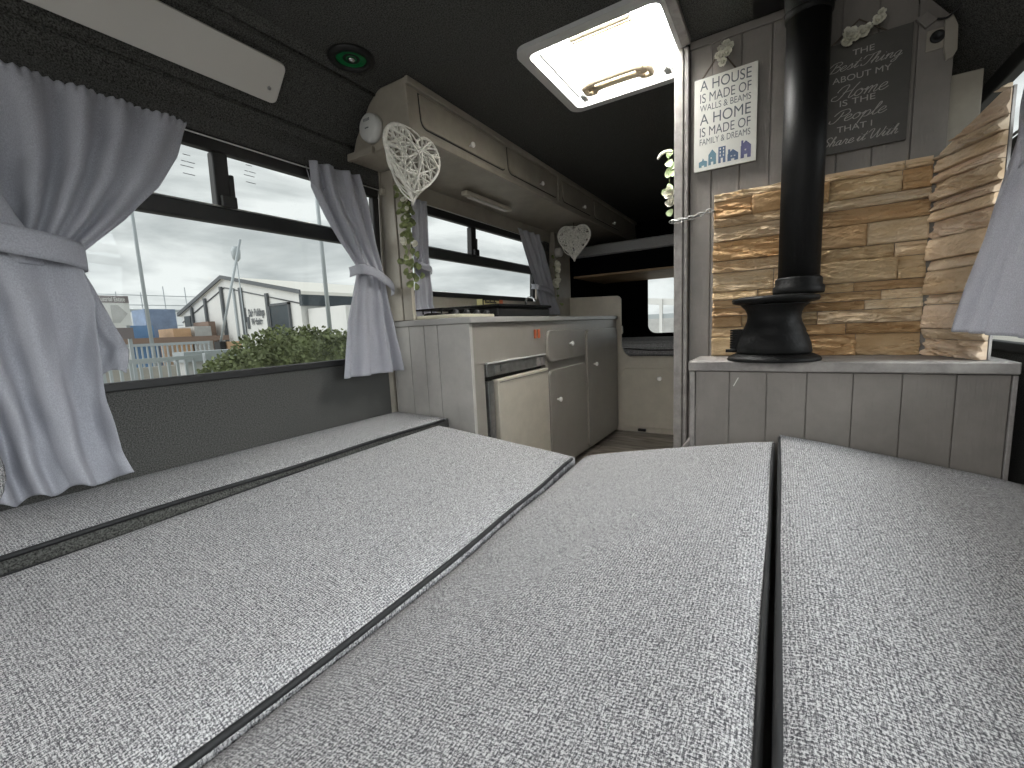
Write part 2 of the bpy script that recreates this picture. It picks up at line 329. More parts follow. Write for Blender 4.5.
# ---------------------------------------------------------------- windows
def side_window(name, side, y0, y1, z0, z1, zbar, ymull, label):
    o = 0.008 if side < 0 else -.008
    def bar(mb, ya, yb, za, zb, t=.03):
        x0, x1 = wx(za, side)+o, wx(zb, side)+o; q = -t if side < 0 else t
        mb.hexa([(x0+q, ya, za), (x0, ya, za), (x0, yb, za), (x0+q, yb, za), (x1+q, ya, zb), (x1, ya, zb), (x1, yb, zb), (x1+q, yb, zb)])
    mb = MB(); bw = .032
    bar(mb, y0-bw, y1+bw, z0-bw*.8, z0); bar(mb, y0-bw, y1+bw, z1, z1+.045); bar(mb, y0-bw, y0, z0, z1); bar(mb, y1, y1+bw, z0, z1)
    w = struct(mb.build(name, M['black'], bevel=.004), label)
    mb = MB(); bar(mb, y0, y1, zbar, zbar+.05, .034)
    mb.build('crossbar', M['black'], w, bevel=.006)
    mb = MB(); bar(mb, ymull, ymull+.045, zbar+.05, z1, .036); bar(mb, ymull+.045, ymull+.06, zbar+.055, z1-.06, .020)
    mb.build('sliding_stile', M['black'], w, bevel=.005)
    mb = MB(); x0 = wx(zbar+.055, side)+o*1.6; mb.box(x0-.004, x0+.012, ymull+.01, ymull+.055, zbar+.05, zbar+.085); mb.build('catch', M['black'], w, bevel=.003)
    mb = MB(); x0 = wx(zbar+.052, side)+o
    mb.box(x0-.006, x0, y0, y1, zbar+.05, zbar+.054); mb.build('metal_channel', M['steel'], w)
    mb = MB(); q = -.015 if side < 0 else .015
    for (ya, yb, za, zb) in ((y0, y1, z0, zbar), (y0, ymull, zbar+.05, z1), (ymull+.045, y1, zbar+.05, z1)):
        g = mb.bm; vs_ = [g.verts.new(p) for p in ((wx(za, side)+q, ya, za), (wx(za, side)+q, yb, za), (wx(zb, side)+q, yb, zb), (wx(zb, side)+q, ya, zb))]; g.faces.new(vs_)
    mb.build('pane', M['glass'], w)
    return w
def etch(w, y, z):
    mb = MB()
    for dy, dz, l in ((0, .0, .035), (.004, .014, .012), (.018, .014, .012), (.030, .014, .010), (.004, -.022, .032), (.01, .034, .02)):
        x = wx(z, -1)-.013
        mb.box(x-.001, x, y+dy, y+dy+l, z+dz, z+dz+.0018)
    mb.build('etched_mark', M['lettergrey'], w)
w1 = side_window('window_1', -1, -.65, 1.375, .768, 1.462, 1.245, .742, 'black framed side window above the bed')
etch(w1, .66, 1.40); etch(w1, .845, 1.42)
side_window('window_2', -1, 1.60, 2.83, 1.075, 1.455, 1.245, 2.09, 'black framed kitchen side window')
side_window('window_3', 1, -.4, 2.4, .768, 1.462, 1.245, .9, 'black framed side window on the right beside the stove')

# ---------------------------------------------------------------- dark front of the van
mb = MB()
# front wall with the cab window opening (x -1.1.. -.2, z .75..1.29)
mb.box(-1.62, -1.10, 4.3, 4.34, 0, 1.9); mb.box(-.15, .58, 4.3, 4.34, 0, 1.9); mb.box(-1.10, -.15, 4.3, 4.34, 0, .75); mb.box(-1.10, -.15, 4.3, 4.34, 1.32, 1.9)
# rounded lower left corner of the opening
pts = [(-1.10, 4.3, .75)]+[(-1.02+.08*math.cos(R(a)), 4.3, .83+.08*math.sin(R(a))) for a in range(180, 271, 10)]
mb.prism(pts, (0, .04, 0))
wallpiece(mb, -1, 3.46, 4.3, .02, 1.60, .01)  # black sheet over the side wall puts the deep cab's darkness into colour
for v in mb.bm.verts:
    if v.co.x < -1.5 and v.co.y < 4.299: v.co.x += .012
wf = struct(mb.build('wall_front', M['blackfab']))
mb = MB(); mb.bm.faces.new([mb.bm.verts.new(p) for p in ((-1.1, 4.33, .75), (-.15, 4.33, .75), (-.15, 4.33, 1.32), (-1.1, 4.33, 1.32))])
w4 = struct(mb.build('window_4', M['glass']), 'cab window seen past the partition')
# over-cab bunk
bk = thing('overcab_bunk', 'black fabric overcab bunk with plywood underside above the cab', 'bunk', (-.5, 3.5, 1.26))
MB().box(-1.52, .40, 3.52, 4.28, 1.275, 1.42).build('bunk_front', M['blackfab'], bk)
MB().box(-1.52, .40, 3.52, 4.28, 1.258, 1.274).build('underside_board', M['wood'], bk)
mb = MB(); mb.box(-1.52, .40, 3.50, 4.28, 1.422, 1.51)
tag(mb.build('bunk_mattress', M['bedside'], bevel=.012), 'grey tweed mattress edge on the overcab bunk', 'mattress')

# ---------------------------------------------------------------- cream partition with low opening and its cupboard door
pt = thing('cream_partition', 'cream painted partition with scooped opening at the end of the kitchen', 'partition', (-.9, 3.4, 0))
pts = [(-1.56, 0), (.38, 0), (.38, .592), (-.955, .592)]
pts += [(-.955+.105*math.cos(R(a)), .697+.105*math.sin(R(a))) for a in range(260, 179, -10)]
pts += [(-1.06+.0, .70)]+[(-1.095+.035*math.cos(R(a)), 1.04+.035*math.sin(R(a))) for a in range(0, 91, 15)]+[(-1.56, 1.09)]
mb = MB().prism([(x, 3.356, z) for x, z in pts], (0, .02, 0)); mb.build('panel', M['cream'], pt, bevel=.004)
d = MB().prism([(x, 3.338, z) for x, z in rrect(-1.05, -.45, .045, .51, .035)], (0, .017, 0)).build('cupboard_door', M['cream'], pt, bevel=.004)
MB().lathe([(.004, 0), (.006, .012), (.016, .016), (.019, .024), (.014, .031), (0, .033)], (-.76, 3.338, .435), (0, -1, 0), 16).build('knob', M['porcelain'], d)
MB().box(-.93, -.87, 3.334, 3.3555, .012, .03).build('catch', M['black'], pt)
MB().box(-1.06, -1.045, 3.326, 3.3555, .78, .84).build('hinge', M['cream'], pt, bevel=.003)

def curve_at(pts, y):
    if not pts: return 0
    if y <= pts[0][0]: return pts[0][1]
    for (a, p), (b, q) in zip(pts, pts[1:]):
        if y <= b: t = (y-a)/(b-a); t = t*t*(3-2*t); return p+(q-p)*t
    return pts[-1][1]
def cushion(name, label, loc_y, corners, th, bulge, sides='LR', pr=.0052, wl=None, wr=None, side_mat=None, group=None, edge=.03, sag=None, top_only=False, wob=0):
    """corners: top z at (x0y0, x1y0, x1y1, x0y1) with x0,x1,y0,y1"""
    x0, x1, y0, y1, z00, z10, z11, z01 = corners
    t = thing(name, label, 'cushion', ((x0+x1)/2, (y0+y1)/2, min(z00, z10, z11, z01)-th), group)
    def pos(a, b, lvl):   # a,b in 0..1 ; lvl 1 = top, 0 = bottom
        z = (z00*(1-a)+z10*a)*(1-b)+(z01*(1-a)+z11*a)*b
        y = y0+(y1-y0)*b; dl = curve_at(wl, y); dr = curve_at(wr, y)
        return Vector((x0+dl+(x1+dr-x0-dl)*a, y, z-th*(1-lvl)))
    N = 40; mb = MB(); nu, nv = 44, 60
    W, H = x1-x0, y1-y0
    def ed(d): return 1-math.exp(-(d/edge)**1.2*1.3) if d > 0 else 0
    def top(i, j):
        a, b = i, j
        p = pos(a, b, 1); da = min(a, 1-a)*W; db = min(b, 1-b)*H
        k = ed(da)*ed(db)
        wv = .5*noise.noise(Vector((p.x*3, p.y*3, z00*9)))*wob
        p.z += bulge*k*(.85+.15*math.sin(math.pi*a)*math.sin(math.pi*b))+wv*k - .006
        if sag: p.z += sag(a, b)*k
        # gentle wave of the seam
        p.x += .004*math.sin(b*9+z00*50)*(1-abs(2*a-1))*0
        return p
    # non-uniform parameter so the rounded border is well sampled
    def cubic(t): return .5-.5*math.cos(math.pi*t)
    V = mb.grid(lambda i, j: top(cubic(i), cubic(j)), nu, nv)
    Bt = mb.grid(lambda i, j: pos(cubic(i), cubic(j), 0)+Vector((0, 0, .002)), nu, nv)
    loop = lambda G: [G[i][0] for i in range(nu)]+[G[nu][j] for j in range(nv)]+[G[i][nv] for i in range(nu, 0, -1)]+[G[0][j] for j in range(nv, 0, -1)]
    A, B = loop(V), loop(Bt); n = len(A); ctr = Vector(((x0+x1)/2, (y0+y1)/2, 0))
    ms = []
    for k in (1/3, 2/3):
        ring = []
        for p, q in zip(A, B):
            c = p.co.lerp(q.co, k); off = Vector((c.x-ctr.x, c.y-ctr.y, 0)); off.x = 0; off.y = math.copysign(1, off.y) if abs(abs(off.y)-H/2) < .001 else 0
            ring.append(mb.bm.verts.new(c+off*.004))
        ms.append(ring)
    for P, Q in ((A, ms[0]), (ms[0], ms[1]), (ms[1], B)):
        for k in range(n): fc = mb.bm.faces.new((P[k], P[(k+1)%n], Q[(k+1)%n], Q[k])); fc.smooth = True; fc.material_index = 1
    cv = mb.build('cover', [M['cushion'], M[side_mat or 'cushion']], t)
    for sd in sides:
        aa = 0 if sd == 'L' else 1
        for lvl, dz in ((1, -.007), (0, .004)):
            pts = [pos(aa, .012+.976*k/40, lvl)+Vector((0, 0, dz+.002*math.sin(k*.5+z00*70))) for k in range(41)]
            mb = MB(); mb.tube(pts, pr, 8); mb.build('piping', M['piping'], t)
    return t
# bed: cushions across the back of the van
Y0 = -.75
cushion('bed_cushion', 'narrow grey tweed cushion strip along the left window wall', 0, (-1.555, -1.238, Y0, 1.435, .500, .490, .490, .500), .10, .012, sides='R', pr=.0062, side_mat='carpet')  # dark side cover puts the crevice shade into the colour
cushion('bed_cushion', 'wide grey tweed cushion between the wall strip and the middle of the bed', 0, (-1.228, -.556, Y0, 1.36, .458, .400, .412, .475), .10, .020, wob=.004, pr=.0055, wl=[(.1, .032), (.8, .002)], wr=[(.6, 0), (1.0, -.026), (1.36, -.046)])
cushion('bed_cushion', 'central grey tweed cushion left of the double black seam, nearest the cabinet post', 0, (-.549, -.006, Y0, 1.44, .390, .492, .510, .396), .10, .018, wob=.004, sides='R', pr=.0042, wl=[(.6, 0), (1.0, -.022), (1.44, -.040)])
cushion('bed_cushion', 'rightmost grey tweed cushion against the panelled stove cabinet', 0, (.009, .515, Y0, 1.488, .500, .455, .443, .520), .10, .016, wob=.004, sides='L', pr=.0042)
bb = thing('bed_base', 'dark plywood bed boxes under the grey cushions', 'bed base', (-.55, .3, 0))  # these boxes are the base of the bed
MB().hexa([(-1.56, Y0, 0), (-.60, Y0, 0), (-.60, 1.30, 0), (-1.56, 1.30, 0), (-1.56, Y0, .355), (-.60, Y0, .282), (-.60, 1.30, .282), (-1.56, 1.30, .36)]).build('box', M['stovegrey'], bb)
MB().hexa([(-.52, Y0, 0), (.50, Y0, 0), (.50, 1.40, 0), (-.52, 1.40, 0), (-.52, Y0, .265), (.50, Y0, .335), (.50, 1.40, .325), (-.52, 1.40, .27)]).build('box', M['stovegrey'], bb)
# upright backrest cushion at the left edge
mb = MB()
def br(a, b):
    th = 2*math.pi*a; h = b
    z = .485+.46*h; w = .16*(1-.12*math.cos(h*9))*(math.sin(math.pi*min(max(h, .02), .98)))**.25; dpt = .05*(math.sin(math.pi*min(max(h, .02), .98)))**.35
    return Vector((-1.16+dpt*math.cos(th)*1.0, -.022+w*math.sin(th), z))
V = mb.grid(br, 28, 20)
bmesh.ops.remove_doubles(mb.bm, verts=mb.bm.verts, dist=1e-4)
BC = tag(mb.build('backrest_cushion', M['cushion']), 'upright grey tweed backrest cushion at the left edge beside the long curtain', 'cushion')

# ---------------------------------------------------------------- KITCHEN UNIT
KX = -1.095
ku = thing('kitchen_cupboard', 'grey painted kitchen base unit with planked end under the left window', 'cabinet', (-1.33, 2.4, 0))
mb = MB()
mb.box(-1.555, KX-.001, 2.115, 3.345, .02, .893)
mb.box(-1.555, -1.50, 1.46, 2.12, .02, .893); mb.box(-1.555, KX-.001, 1.46, 2.115, .715, .893); mb.box(-1.555, KX-.001, 1.46, 2.115, .02, .10); mb.box(-1.12, KX-.001, 1.46, 1.535, .1, .72)
mb.build('carcass', M['grey'], ku)
mb = MB(); xs = [-1.556, -1.545, -1.443, -1.352, -1.273, -1.175]
for a, b in zip(xs, xs[1:]): mb.box(a+.0015, b-.0015, 1.446, 1.4595, .02, .893)
mb.box(-1.556, -1.175, 1.455, 1.4598, .02, .893)
mb.build('planked_end', M['greyplank'], ku, bevel=.0015)
MB().box(-1.1735, KX+.002, 1.440, 1.46, .02, .893).build('corner_board', M['greyplank'], ku, bevel=.002)
def knob(parent, c, ax, rr=.0135):
    MB().lathe([(rr*.35, 0), (rr*.35, rr*.9), (rr*.95, rr*1.2), (rr*1.1, rr*1.7), (rr*.8, rr*2.2), (0, rr*2.4)], c, ax, 16).build('knob', M['porcelain'], parent)
dr = MB().prism([(KX, y, z) for y, z in rrect(2.12, 2.655, .667, .842, .045)], (.018, 0, 0)).build('drawer', M['grey'], ku, bevel=.004)
knob(dr, (KX+.018, 2.40, .757), (1, 0, 0))
d1 = MB().prism([(KX, y, z) for y, z in rrect(2.13, 2.665, .045, .62, .04)], (.018, 0, 0)).build('cupboard_door', M['grey'], ku, bevel=.004)
knob(d1, (KX+.018, 2.215, .448), (1, 0, 0))
d2 = MB().prism([(KX, y, z) for y, z in rrect(2.69, 3.31, .03, .83, .045)], (.018, 0, 0)).build('cupboard_door', M['grey'], ku, bevel=.004)
knob(d2, (KX+.018, 2.80, .595), (1, 0, 0))
mb = MB().box(-1.562, KX+.012, 1.436, 3.350, .894, .921); tag(mb.build('worktop', M['worktop'], bevel=.004), 'long grey worktop on the kitchen unit', 'worktop')
# rocker switches
for yy in (2.005, 2.045):
    tag(MB().box(KX+.0005, KX+.006, yy-.011, yy+.011, .806, .852).build('rocker_switch', M['red'], bevel=.002), 'small orange rocker switch above the fridge, '+('nearer the bed' if yy < 2.02 else 'nearer the drawer'), 'switch', 'orange switches')
# fridge
fr = thing('fridge', 'cream fronted fridge with steel top strip set in the kitchen unit', 'fridge', (-1.3, 1.83, .1))
MB().box(-1.48, -1.118, 1.545, 2.105, .11, .705).build('body', M['black'], fr)
MB().box(-1.117, KX+.004, 1.545, 2.105, .656, .713).build('control_strip', M['steel'], fr, bevel=.002)
MB().box(-1.115, KX+.010, 1.545, 2.105, .7135, .7185).build('strip_lip', M['white'], fr)
fd = MB().hexa([(KX-.02, 1.605, .12), (KX+.022, 1.605, .12), (KX+.022, 2.105, .12), (KX-.02, 2.105, .12), (KX-.02, 1.605, .636), (KX+.022, 1.605, .636), (KX+.022, 2.105, .641), (KX-.02, 2.105, .641)]).build('door', M['cream'], fr, bevel=.004)
MB().box(KX+.0225, KX+.0245, 1.62, 2.10, .623, .627).build('door_line', M['stovegrey'], fd)
MB().box(KX-.02, KX+.004, 1.552, 1.596, .12, .635).build('side_frame', M['steel'], fr, bevel=.002)
mb = MB(); mb.box(KX+.0045, KX+.010, 1.60, 1.64, .668, .705); mb.box(KX+.0045, KX+.012, 1.655, 1.70, .672, .70); mb.build('thermostat', M['steel'], fr, bevel=.002)
mb = MB(); mb.box(KX+.0045, KX+.010, 2.0, 2.03, .66, .705); mb.box(KX+.0045, KX+.009, 2.05, 2.075, .665, .70); mb.build('latch', M['worn'], fr, bevel=.002)
# hob
hb = thing('gas_hob', 'cream gas hob with black knobs and pan support on the worktop', 'hob', (-1.3, 1.75, .921))
MB().box(-1.455, -1.175, 1.46, 1.755, .922, .938).build('hob_plate', M['hob'], hb, bevel=.004)
for k in range(4):
    MB().lathe([(.018, 0), (.018, .004), (.014, .008), (.012, .018), (0, .019)], (-1.20, 1.49+k*.078, .9385), (.25, 0, 1), 16).build('control_knob', M['black'], hb)
mb = MB()
for xx in (-1.44, -1.38, -1.33, -1.27): mb.tube([(xx, 1.48, .945), (xx, 1.48, .966), (xx, 1.74, .966), (xx, 1.74, .945)], .0035, 6)
for yy in (1.48, 1.57, 1.65, 1.74): mb.tube([(-1.44, yy, .966), (-1.27, yy, .966)], .0035, 6)
mb.build('pan_support', M['iron'], hb)
for yy in (1.55, 1.68): MB().lathe([(.045, 0), (.045, .008), (.03, .014), (0, .015)], (-1.38, yy, .9385), (0, 0, 1), 20).build('burner', M['iron'], hb)
# black sink basin with lid
sk = thing('sink', 'black lidded sink on the worktop beside the far curtain', 'sink', (-1.33, 2.06, .921))
MB().box(-1.49, -1.17, 1.78, 2.34, .9225, .972).build('basin', M['black'], sk, bevel=.01)
MB().box(-1.50, -1.16, 1.77, 2.35, .973, .987).build('lid', M['iron'], sk, bevel=.006)
mb = MB().tube(catmull([(-1.40, 2.46, .922), (-1.40, 2.46, 1.01), (-1.39, 2.45, 1.04), (-1.35, 2.42, 1.05), (-1.30, 2.39, 1.035), (-1.295, 2.385, 1.02)], 6), .008, 10)
mb.lathe([(.018, 0), (.018, .02), (.01, .03)], (-1.40, 2.46, .922)); tag(mb.build('tap', M['chrome']), 'chrome swan neck tap behind the black sink', 'tap')
# folded card on hob
mc = thing('matchbox', 'small yellow printed box lying on the black sink lid', 'box', (-1.40, 2.05, .9875))
MB().box(-1.42, -1.38, 1.95, 2.15, .9875, 1.030).build('box', M['yellow'], mc, bevel=.002)
mb = MB(); mb.box(-1.3795, -1.378, 1.95, 2.15, 1.023, 1.030); mb.box(-1.3795, -1.378, 1.95, 1.957, .9875, 1.030)
mb.box(-1.3795, -1.378, 1.95, 2.15, .9875, .992)
for k in range(8): mb.box(-1.3795, -1.378, 1.975+k*.014, 1.985+k*.014, 1.008, 1.017+.006*(k % 3 == 0))
mb.build('printed_band', M['black'], mc)
MB().box(-1.3795, -1.377, 2.115, 2.15, 1.004, 1.029).build('red_print', M['red'], mc)

# ---------------------------------------------------------------- OVERHEAD CUPBOARDS
CX = -1.19
oc = thing('overhead_cupboard', 'long mushroom coloured overhead cupboard above the kitchen window', 'cabinet', (-1.35, 2.7, 1.6))
def cupx(z): return CX-.012*(z-1.6)/.2
pro = [(CX, 1.604), (cupx(1.8), 1.803), (-1.345, 1.803), (-1.40, 1.765), (-1.49, 1.66), (-1.525, 1.59), (-1.53, 1.575), (-1.49, 1.575)]
mb = MB().prism([(x, 1.28, z) for x, z in pro], (0, 3.0, 0)); mb.build('carcass', M['mush'], oc, bevel=.006)
mb = MB().hexa([(CX+.0, 1.276, 1.596), (CX+.012, 1.276, 1.596), (CX+.012, 4.28, 1.596), (CX, 4.28, 1.596), (CX, 1.276, 1.622), (CX+.010, 1.276, 1.622), (CX+.010, 4.28, 1.622), (CX, 4.28, 1.622)])
mb.build('bottom_rail', M['mush'], oc, bevel=.004)
mb = MB().box(CX-.012, CX+.004, 1.276, 4.28, 1.777, 1.802); mb.build('top_rail', M['mush'], oc, bevel=.004)
for (a, b, kn) in ((1.345, 1.94, 1.64), (1.975, 2.53, 2.30), (2.62, 3.10, 2.93), (3.17, 3.75, 3.56)):
    pts = [(cupx(z)+.001, y, z) for y, z in rrect(a, b, 1.645, 1.764, .03, corners=(1, 1, 0, 0))]
    # dark gap round the door, then the door itself
    MB().prism([(cupx(z)+.0005, y, z) for y, z in rrect(a-.005, b+.005, 1.640, 1.769, .033, corners=(1, 1, 0, 0))], (.0008, 0, 0)).build('door_gap', M['black'], oc)
    dd = MB().prism(pts, (.007, 0, 0)).build('door', M['mush'], oc, bevel=.002)
    knob(dd, (CX+.006, kn, 1.668), (1, 0, 0), .0115)
MB().box(CX-.005, CX+.006, 2.545, 2.60, 1.625, 1.776).build('pilaster', M['mush'], oc, bevel=.003)
MB().box(-1.535, -1.385, 1.262, 1.2795, 1.575, 1.603).build('end_shelf_lip', M['mush'], oc, bevel=.003)
# small bracket under the near corner
tag(MB().box(-1.30, -1.215, 1.32, 1.38, 1.560, 1.5742).build('corner_bracket', M['mush'], bevel=.003), 'small painted bracket under the near corner of the overhead cupboard', 'bracket')
# slim strip light under the cupboard
sl = thing('strip_light', 'slim cream strip light fixed under the overhead cupboard', 'light', (-1.40, 2.1, 1.55))
MB().box(-1.415, -1.375, 1.86, 2.30, 1.552, 1.574).build('housing', M['cream'], sl, bevel=.006); MB().box(-1.408, -1.382, 1.90, 2.26, 1.546, 1.5515).build('diffuser', M['dimwhite'], sl, bevel=.002)
# smoke alarm on the end panel
sa = thing('smoke_alarm', 'round white smoke alarm on the end of the overhead cupboard', 'smoke alarm', (-1.42, 1.28, 1.60))
ax = (-.0, -1, 0); c = (-1.383, 1.2795, 1.665)
MB().lathe([(.052, 0), (.054, .012), (.050, .028), (.044, .033), (0, .034)], c, ax, 36).build('body', M['white'], sa)
mb = MB()
for k in range(5): mb.box(c[0]-.016+k*.007, c[0]-.013+k*.007, 1.2445, 1.2455, c[2]+.02, c[2]+.03)
mb.build('grille', M['lettergrey'], sa); MB().box(c[0]-.012, c[0]+.008, 1.2445, 1.2455, c[2]-.006, c[2]-.002).build('test_button', M['lettergrey'], sa)

# ---------------------------------------------------------------- cream pillar between the windows
mb = MB(); wallpiece(mb, -1, 1.42, 1.56, .921, 1.60)
for v in mb.bm.verts: v.co.x += .0
mb.box(-1.575, -1.455, 1.428, 1.455, .922, 1.574); mb.box(-1.452, -1.398, 1.434, 1.455, .922, 1.574)
struct(mb.build('trim_5', M['mush'], bevel=.002), 'mushroom painted boxed pillar between the two windows')
mb = MB(); wallpiece(mb, -1, 2.90, 3.38, .921, 1.60); mb.box(-1.555, -1.49, 3.10, 3.38, .922, 1.574); struct(mb.build('trim_6', M['mush'], bevel=.002), 'painted panel at the far end of the kitchen window')
# curtain clip on pillar top
tag(MB().box(-1.52, -1.50, 1.405, 1.4275, 1.475, 1.50).build('curtain_hook', M['cream'], bevel=.003), 'small cream hook at the top of the painted pillar', 'hook')
# round thermostat near the far curtain
tag(MB().lathe([(.036, 0), (.036, .03), (.030, .042), (0, .044)], (-1.489, 3.13, 1.425), (1, 0, 0), 28).build('round_lamp', M['dimwhite']), 'round cream wall lamp above the far flower spray', 'wall lamp')

# ---------------------------------------------------------------- ceiling panel, speaker
cp = thing('ceiling_cover_panel', 'long off white cover panel with rounded end on the left ceiling cove', 'panel', (-1.45, .3, 1.68))
a0, b0 = Vector((-1.403, 0, 1.758)), Vector((-1.488, 0, 1.665)); dv = (b0-a0).normalized(); nn = Vector((.095, 0, -.095)).normalized()
pts = []
for y, s in rrect(-.6, .94, 0, .128, .02): pts.append(a0+dv*s+Vector((0, y, 0))+nn*.004)
MB().prism(pts, nn*.012).build('cover', M['dimwhite'], cp, bevel=.003)
MB().lathe([(.006, 0), (.006, .002), (0, .003)], a0+dv*.085+Vector((0, .905, 0))+nn*.0165, nn, 12).build('screw', M['steel'], cp)
sp = thing('ceiling_speaker', 'round black ceiling speaker with green cone', 'speaker', (-1.265, 1.10, 1.80))
MB().lathe([(.076, 0), (.076, .006), (.066, .013), (.052, .012), (.050, .002), (.050, 0)], (-1.27, 1.10, 1.8045), (0, 0, -1), 40).build('rim', M['black'], sp)
MB().lathe([(.049, .004), (.043, .001), (.036, .008), (.031, .001)], (-1.27, 1.10, 1.8045), (0, 0, -1), 40).build('cone', M['green'], sp)
MB().lathe([(.0305, .001), (.026, .006), (.014, .003)], (-1.27, 1.10, 1.8045), (0, 0, -1), 40).build('inner_cone', M['black'], sp)
MB().lathe([(.013, .003), (.012, .010), (.006, .013), (0, .013)], (-1.27, 1.10, 1.8045), (0, 0, -1), 24).build('centre_cap', M['chrome'], sp)

# ---------------------------------------------------------------- roof hatch
rh = thing('roof_hatch', 'open looking white roof hatch with translucent dome over the kitchen aisle', 'skylight', (-.55, 1.65, 1.79))
fx0, fx1, fy0, fy1 = -.80, -.30, 1.385, 1.905
mb = MB(); out = rrect(fx0, fx1, fy0, fy1, .045, 8); inn = rrect(HX0, HX1, HY0, HY1, .03, 8); n = len(out)
A = [mb.bm.verts.new((x, y, 1.803)) for x, y in out]; B = [mb.bm.verts.new((x, y, 1.789)) for x, y in out]
D_ = [mb.bm.verts.new((x, y, 1.787)) for x, y in inn]; E_ = [mb.bm.verts.new((x+(.015 if x > -.55 else -.015)*-1, y, 1.95)) for x, y in inn]
for P, Q in ((A, B), (B, D_), (D_, E_)):
    for k in range(n): mb.bm.faces.new((P[k], P[(k+1)%n], Q[(k+1)%n], Q[k]))
mb.build('frame', M['hatchframe'], rh, solid=.003)
mb = MB()
mb.grid(lambda a, b: Vector((HX0-.02+(HX1-HX0+.04)*a, HY0-.02+(HY1-HY0+.04)*b, 1.953+.05*(math.sin(math.pi*a)*math.sin(math.pi*b))**.4)), 16, 16)
mb.build('dome', M['dome'], rh)
# stay bars and catches
mb = MB().tube([(-.735, 1.46, 1.80), (-.735, 1.80, 1.80), (-.72, 1.82, 1.80), (-.66, 1.825, 1.80)], .004, 8)
mb.build('stay_rod', M['steel'], rh); MB().tube([(-.45, 1.825, 1.80), (-.34, 1.83, 1.80)], .004, 8).build('stay_rod', M['steel'], rh)
def handle(name, y, z, x0, x1, m):
    outl = [(x0, .028), (x0+.03, .030), (x0+.05, .012), (x1-.05, .012), (x1-.03, .030), (x1, .028), (x1, -.012), (x1-.02, -.02), (x1-.045, -.028), (x0+.045, -.028), (x0+.02, -.02), (x0, -.012)]
    outl = catmull([Vector((a, b, 0)) for a, b in outl]+[Vector((outl[0][0], outl[0][1], 0))], 4)[:-1]
    mb = MB(); hole = rrect(x0+.045, x1-.045, -.012, .003, .006, 3)
    mb.tube([(p.x, y+p.y*1.25, z) for p in outl], .012, 8, closed=True); mb.tube([(x0+.03, y, z), (x1-.03, y-.0, z)], .008, 8); mb.box(x0+.01, x0+.045, y-.02, y+.02, z-.004, z+.004); mb.box(x1-.045, x1-.01, y-.02, y+.02, z-.004, z+.004)
    return mb.build(name, m, rh)
handle('handle', 1.765, 1.797, -.69, -.44, M['amber'])
for xx in (-.715, -.385):
    mb = MB().box(xx-.012, xx+.012, 1.80, 1.845, 1.79, 1.815); mb.ball((xx, 1.80, 1.80), .012, sub=1); mb.build('latch', M['white'], rh, bevel=.003)
mb = MB().tube([(-.62, 1.455, 1.80), (-.42, 1.455, 1.80)], .007, 8); mb.tube([(-.62, 1.475, 1.80), (-.42, 1.475, 1.80)], .004, 8); mb.build('pull_bar', M['amber'], rh)
mb = MB().tube(catmull([(-.58, 1.63, 1.93), (-.54, 1.67, 1.935), (-.50, 1.65, 1.93), (-.46, 1.67, 1.93)], 6), .003, 6); mb.tube([(-.45, 1.62, 1.93), (-.41, 1.615, 1.93)], .0025, 6); mb.build('cord', M['steel'], rh)

# wooden batten beside the hatch running to the stove wall
struct(MB().box(-.312, -.283, -.6, 1.69, 1.785, 1.804).build('trim_7', M['worn'], bevel=.003), 'painted ceiling batten beside the roof hatch')

# ---------------------------------------------------------------- STOVE WALL
SY = 1.72
mb = MB(); xs = [-.288, -.218, -.131, -.045, .045, .13, .215, .30, .378]
for a, b in zip(xs, xs[1:]):
    top = 1.803
    if a > .2: tl = 1.803-(max(0, a-.215))*.9; tr = 1.803-(max(0, b-.215))*1.15
    else: tl = tr = 1.803
    if b > .35: tr = 1.63
    mb.hexa([(a+.0016, SY, 0), (b-.0016, SY, 0), (b-.0016, SY+.012, 0), (a+.0016, SY+.012, 0), (a+.0016, SY, tl), (b-.0016, SY, tr), (b-.0016, SY+.012, tr), (a+.0016, SY+.012, tl)])
mb.prism([(x, SY+.008, z) for x, z in ((-.288, 0), (.378, 0), (.378, 1.62), (.30, 1.70), (.215, 1.803), (-.288, 1.803))], (0, .015, 0))
struct(mb.build('wall_stove', M['stovegrey'], bevel=.0012), 'grey planked partition wall behind the stove')
mb = MB().box(-.336, -.306, 1.69, 1.775, 0, 1.784); mb.box(-.3045, -.290, 1.695, 1.76, 0, 1.784)
struct(mb.build('trim_8', M['worn'], bevel=.003), 'worn painted post at the left end of the stove wall')
struct(MB().box(-.288, .22, SY-.010, SY-.001, 1.777, 1.802).build('trim_9', M['stovegrey'], bevel=.002))
# cream pillar strip and plates at the right hand end
struct(MB().box(.379, .445, 1.745, 1.79, .74, 1.50).build('trim_10', M['mush'], bevel=.003), 'pale painted pillar between stove wall and right window')
tag(MB().prism([(.352, 1.7085, 1.64), (.366, 1.7085, 1.645), (.379, 1.7085, 1.61), (.381, 1.7085, 1.55), (.374, 1.7085, 1.535), (.360, 1.7085, 1.53), (.354, 1.7085, 1.56)], (0, .011, 0)).build('cover_plate', M['mush'], bevel=.002), 'small pale painted cover plate at the top right corner of the stove wall', 'plate')
tag(MB().hexa([(.292, 1.708, 1.655), (.314, 1.708, 1.625), (.338, 1.708, 1.640), (.316, 1.708, 1.668), (.292, 1.7195, 1.655), (.314, 1.7195, 1.625), (.338, 1.7195, 1.640), (.316, 1.7195, 1.668)]).build('square_block', M['stovegrey'], bevel=.002), 'small square painted block above the round socket', 'block')
so = thing('round_socket', 'round black socket set in a pale plate high on the stove wall', 'socket', (.341, 1.715, 1.56))
